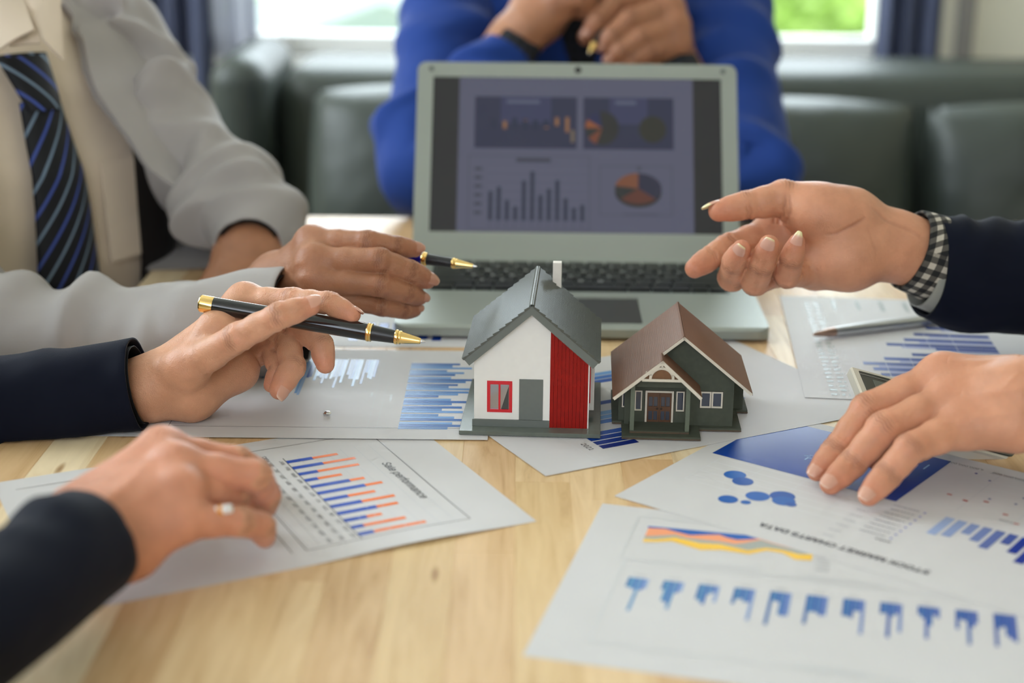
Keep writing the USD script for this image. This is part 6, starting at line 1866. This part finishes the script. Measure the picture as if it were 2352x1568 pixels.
# ------------------------------------------------------------------ small things on the table
sp0, sp1 = G(1868, 768, .0062), G(2110, 738, .0062)
sp1 = sp0 + unit(sp1 - sp0) * .138
spn = thing('pen', 'silver pen lying on the sheet with dark blue horizontal bars', 'pen', sp0)
silver_m = look('brushed_silver', S(196, 198, 200), .25, metallic=.9)
put = lambda pr_: aim(lathe(pr_, 28), (0, 0, 0), sp1 - sp0)
obj('nose_cone', put([(.0008, 0), (.0016, .0015), (.0038, .016), (.0042, .022)]), look('rose_metal', S(176, 146, 132), .22, metallic=.9), spn, 40)
obj('barrel', put([(.0042, .022), (.0048, .05), (.0048, .128), (.0042, .1325)]), silver_m, spn, 40)
obj('push_button', put([(.0024, .1325), (.0024, .138)]), silver_m, spn, 40)
# the stub of a pen under the near left hand
wp0, wp1 = Jh(514, 1170, .046, 1)[0], Jh(566, 1160, .050, 1)[0]
wp = thing('pen', 'white pen with an orange ring gripped between fingers of the near left hand', 'pen', wp0)
d_ = unit(wp1 - wp0)
put = lambda pr_: aim(lathe(pr_, 24), (0, 0, 0), d_)
obj('barrel', put([(.0024, -.05), (.0027, -.03), (.0027, .0045)]), look('white_plastic', S(235, 235, 235), .25), wp, 40)
obj('ring', put([(.0029, -.0025), (.0031, -.002), (.0031, -.0004), (.0029, .0)]), look('orange_plastic', S(226, 150, 40), .3), wp, 40)
obj('nose_cone', put([(.0026, -.05), (.0010, -.07)][::-1]), M['steel'], wp, 40)
# a loose bright fitting lying on the wide sheet
ns = thing('earring_stud', 'tiny bright metal stud lying on the wide sheet below the black pen', 'stud', G(752, 952, .0013))
mm3 = cat([moved(lathe([(.0003, -.0004), (.0026, .0006), (.0030, .0014), (.0020, .0024), (.0006, .0026)], 7)), aim(lathe([(.0005, 0), (.0005, .003), (.0001, .0036)], 8), (0, 0, .0008), (-.004, .001, .0004))])
obj('stud', (lambda m: (m[0], m[1]))(mm3), M['steel'], ns)
# a slim pale edged hand-held device under the lower right hand, tipped up on one side
c0, c1 = P(1953, 840, 1.150), P(2018, 998, 1.070)
c2 = P(2200, 905, 1.165)
ex = unit(c1 - c0); nz_ = unit(np.cross(ex, c2 - c0)); nz_ = nz_ if nz_[2] > 0 else -nz_; ey = unit(np.cross(nz_, ex))
if ey @ (c2 - c0) < 0:
    ey = -ey
ph = thing('calculator', 'pale edged hand held calculator with a dark window, tipped up under the lower right hand', 'calculator', c0)
fr3 = lambda m: (np.asarray(m[0]) @ np.array([ex, ey, nz_]), m[1] if np.cross(ex, ey) @ nz_ > 0 else np.asarray(m[1])[:, ::-1])
obj('body', fr3(bx(0, .080, 0, .118, -.0085, 0, .0012)), look('pale_case', S(206, 200, 186), .35, metallic=.2), ph)
obj('face_plate', fr3(bx(.0050, .0750, .0055, .112, -.0002, .0006, .0002)), look('dark_face', S(24, 25, 25), .16), ph)
obj('display', fr3(bx(.0140, .072, .014, .050, .0003, .0009, .0001)), look('lcd', S(74, 80, 76), .15), ph)
obj('trim_line', fr3(bx(.0092, .0098, .0055, .05, .0004, .00085)), silver_m, ph)
for i in range(4):
    for j in range(4):
        obj('key', fr3(bx(.012 + i * .0155, .0235 + i * .0155, .056 + j * .0135, .066 + j * .0135, .0004, .0022, .0006)), M['black'], ph)
# chairs drawn up to the table
chair_m = look('chair_fabric', S(70, 72, 74), .8)


def chair(label, T, back=.26):
    t = thing('chair', label, 'chair', (T.C[0], T.C[1], 0), math.degrees(math.atan2(T.f[1], T.f[0])) - 90, 'chairs drawn up to the table')
    obj('seat', rounded(-.22, .22, -.22, .22, .36, .405, .02), chair_m, t, 40)
    obj('backrest', rounded(-.20, .20, -back - .035, -back, .55, .90, .017), chair_m, t, 40)
    for sx in (-1, 1):
        obj('leg', bx(sx * .19 - .014, sx * .19 + .014, .17, .198, 0, .37, .002), M['black'], t)
        obj('leg', bx(sx * .19 - .014, sx * .19 + .014, -back - .03, -back - .002, 0, .60, .002), M['black'], t)
    obj('crossbar', bx(-.19, .19, -back - .028, -back - .006, .375, .40), M['black'], t)
    return t


chair('dark upholstered chair under the person in grey', TG); chair('dark upholstered chair under the navy suited person at left', TN); chair('dark upholstered chair under the navy suited person at right', TRt)
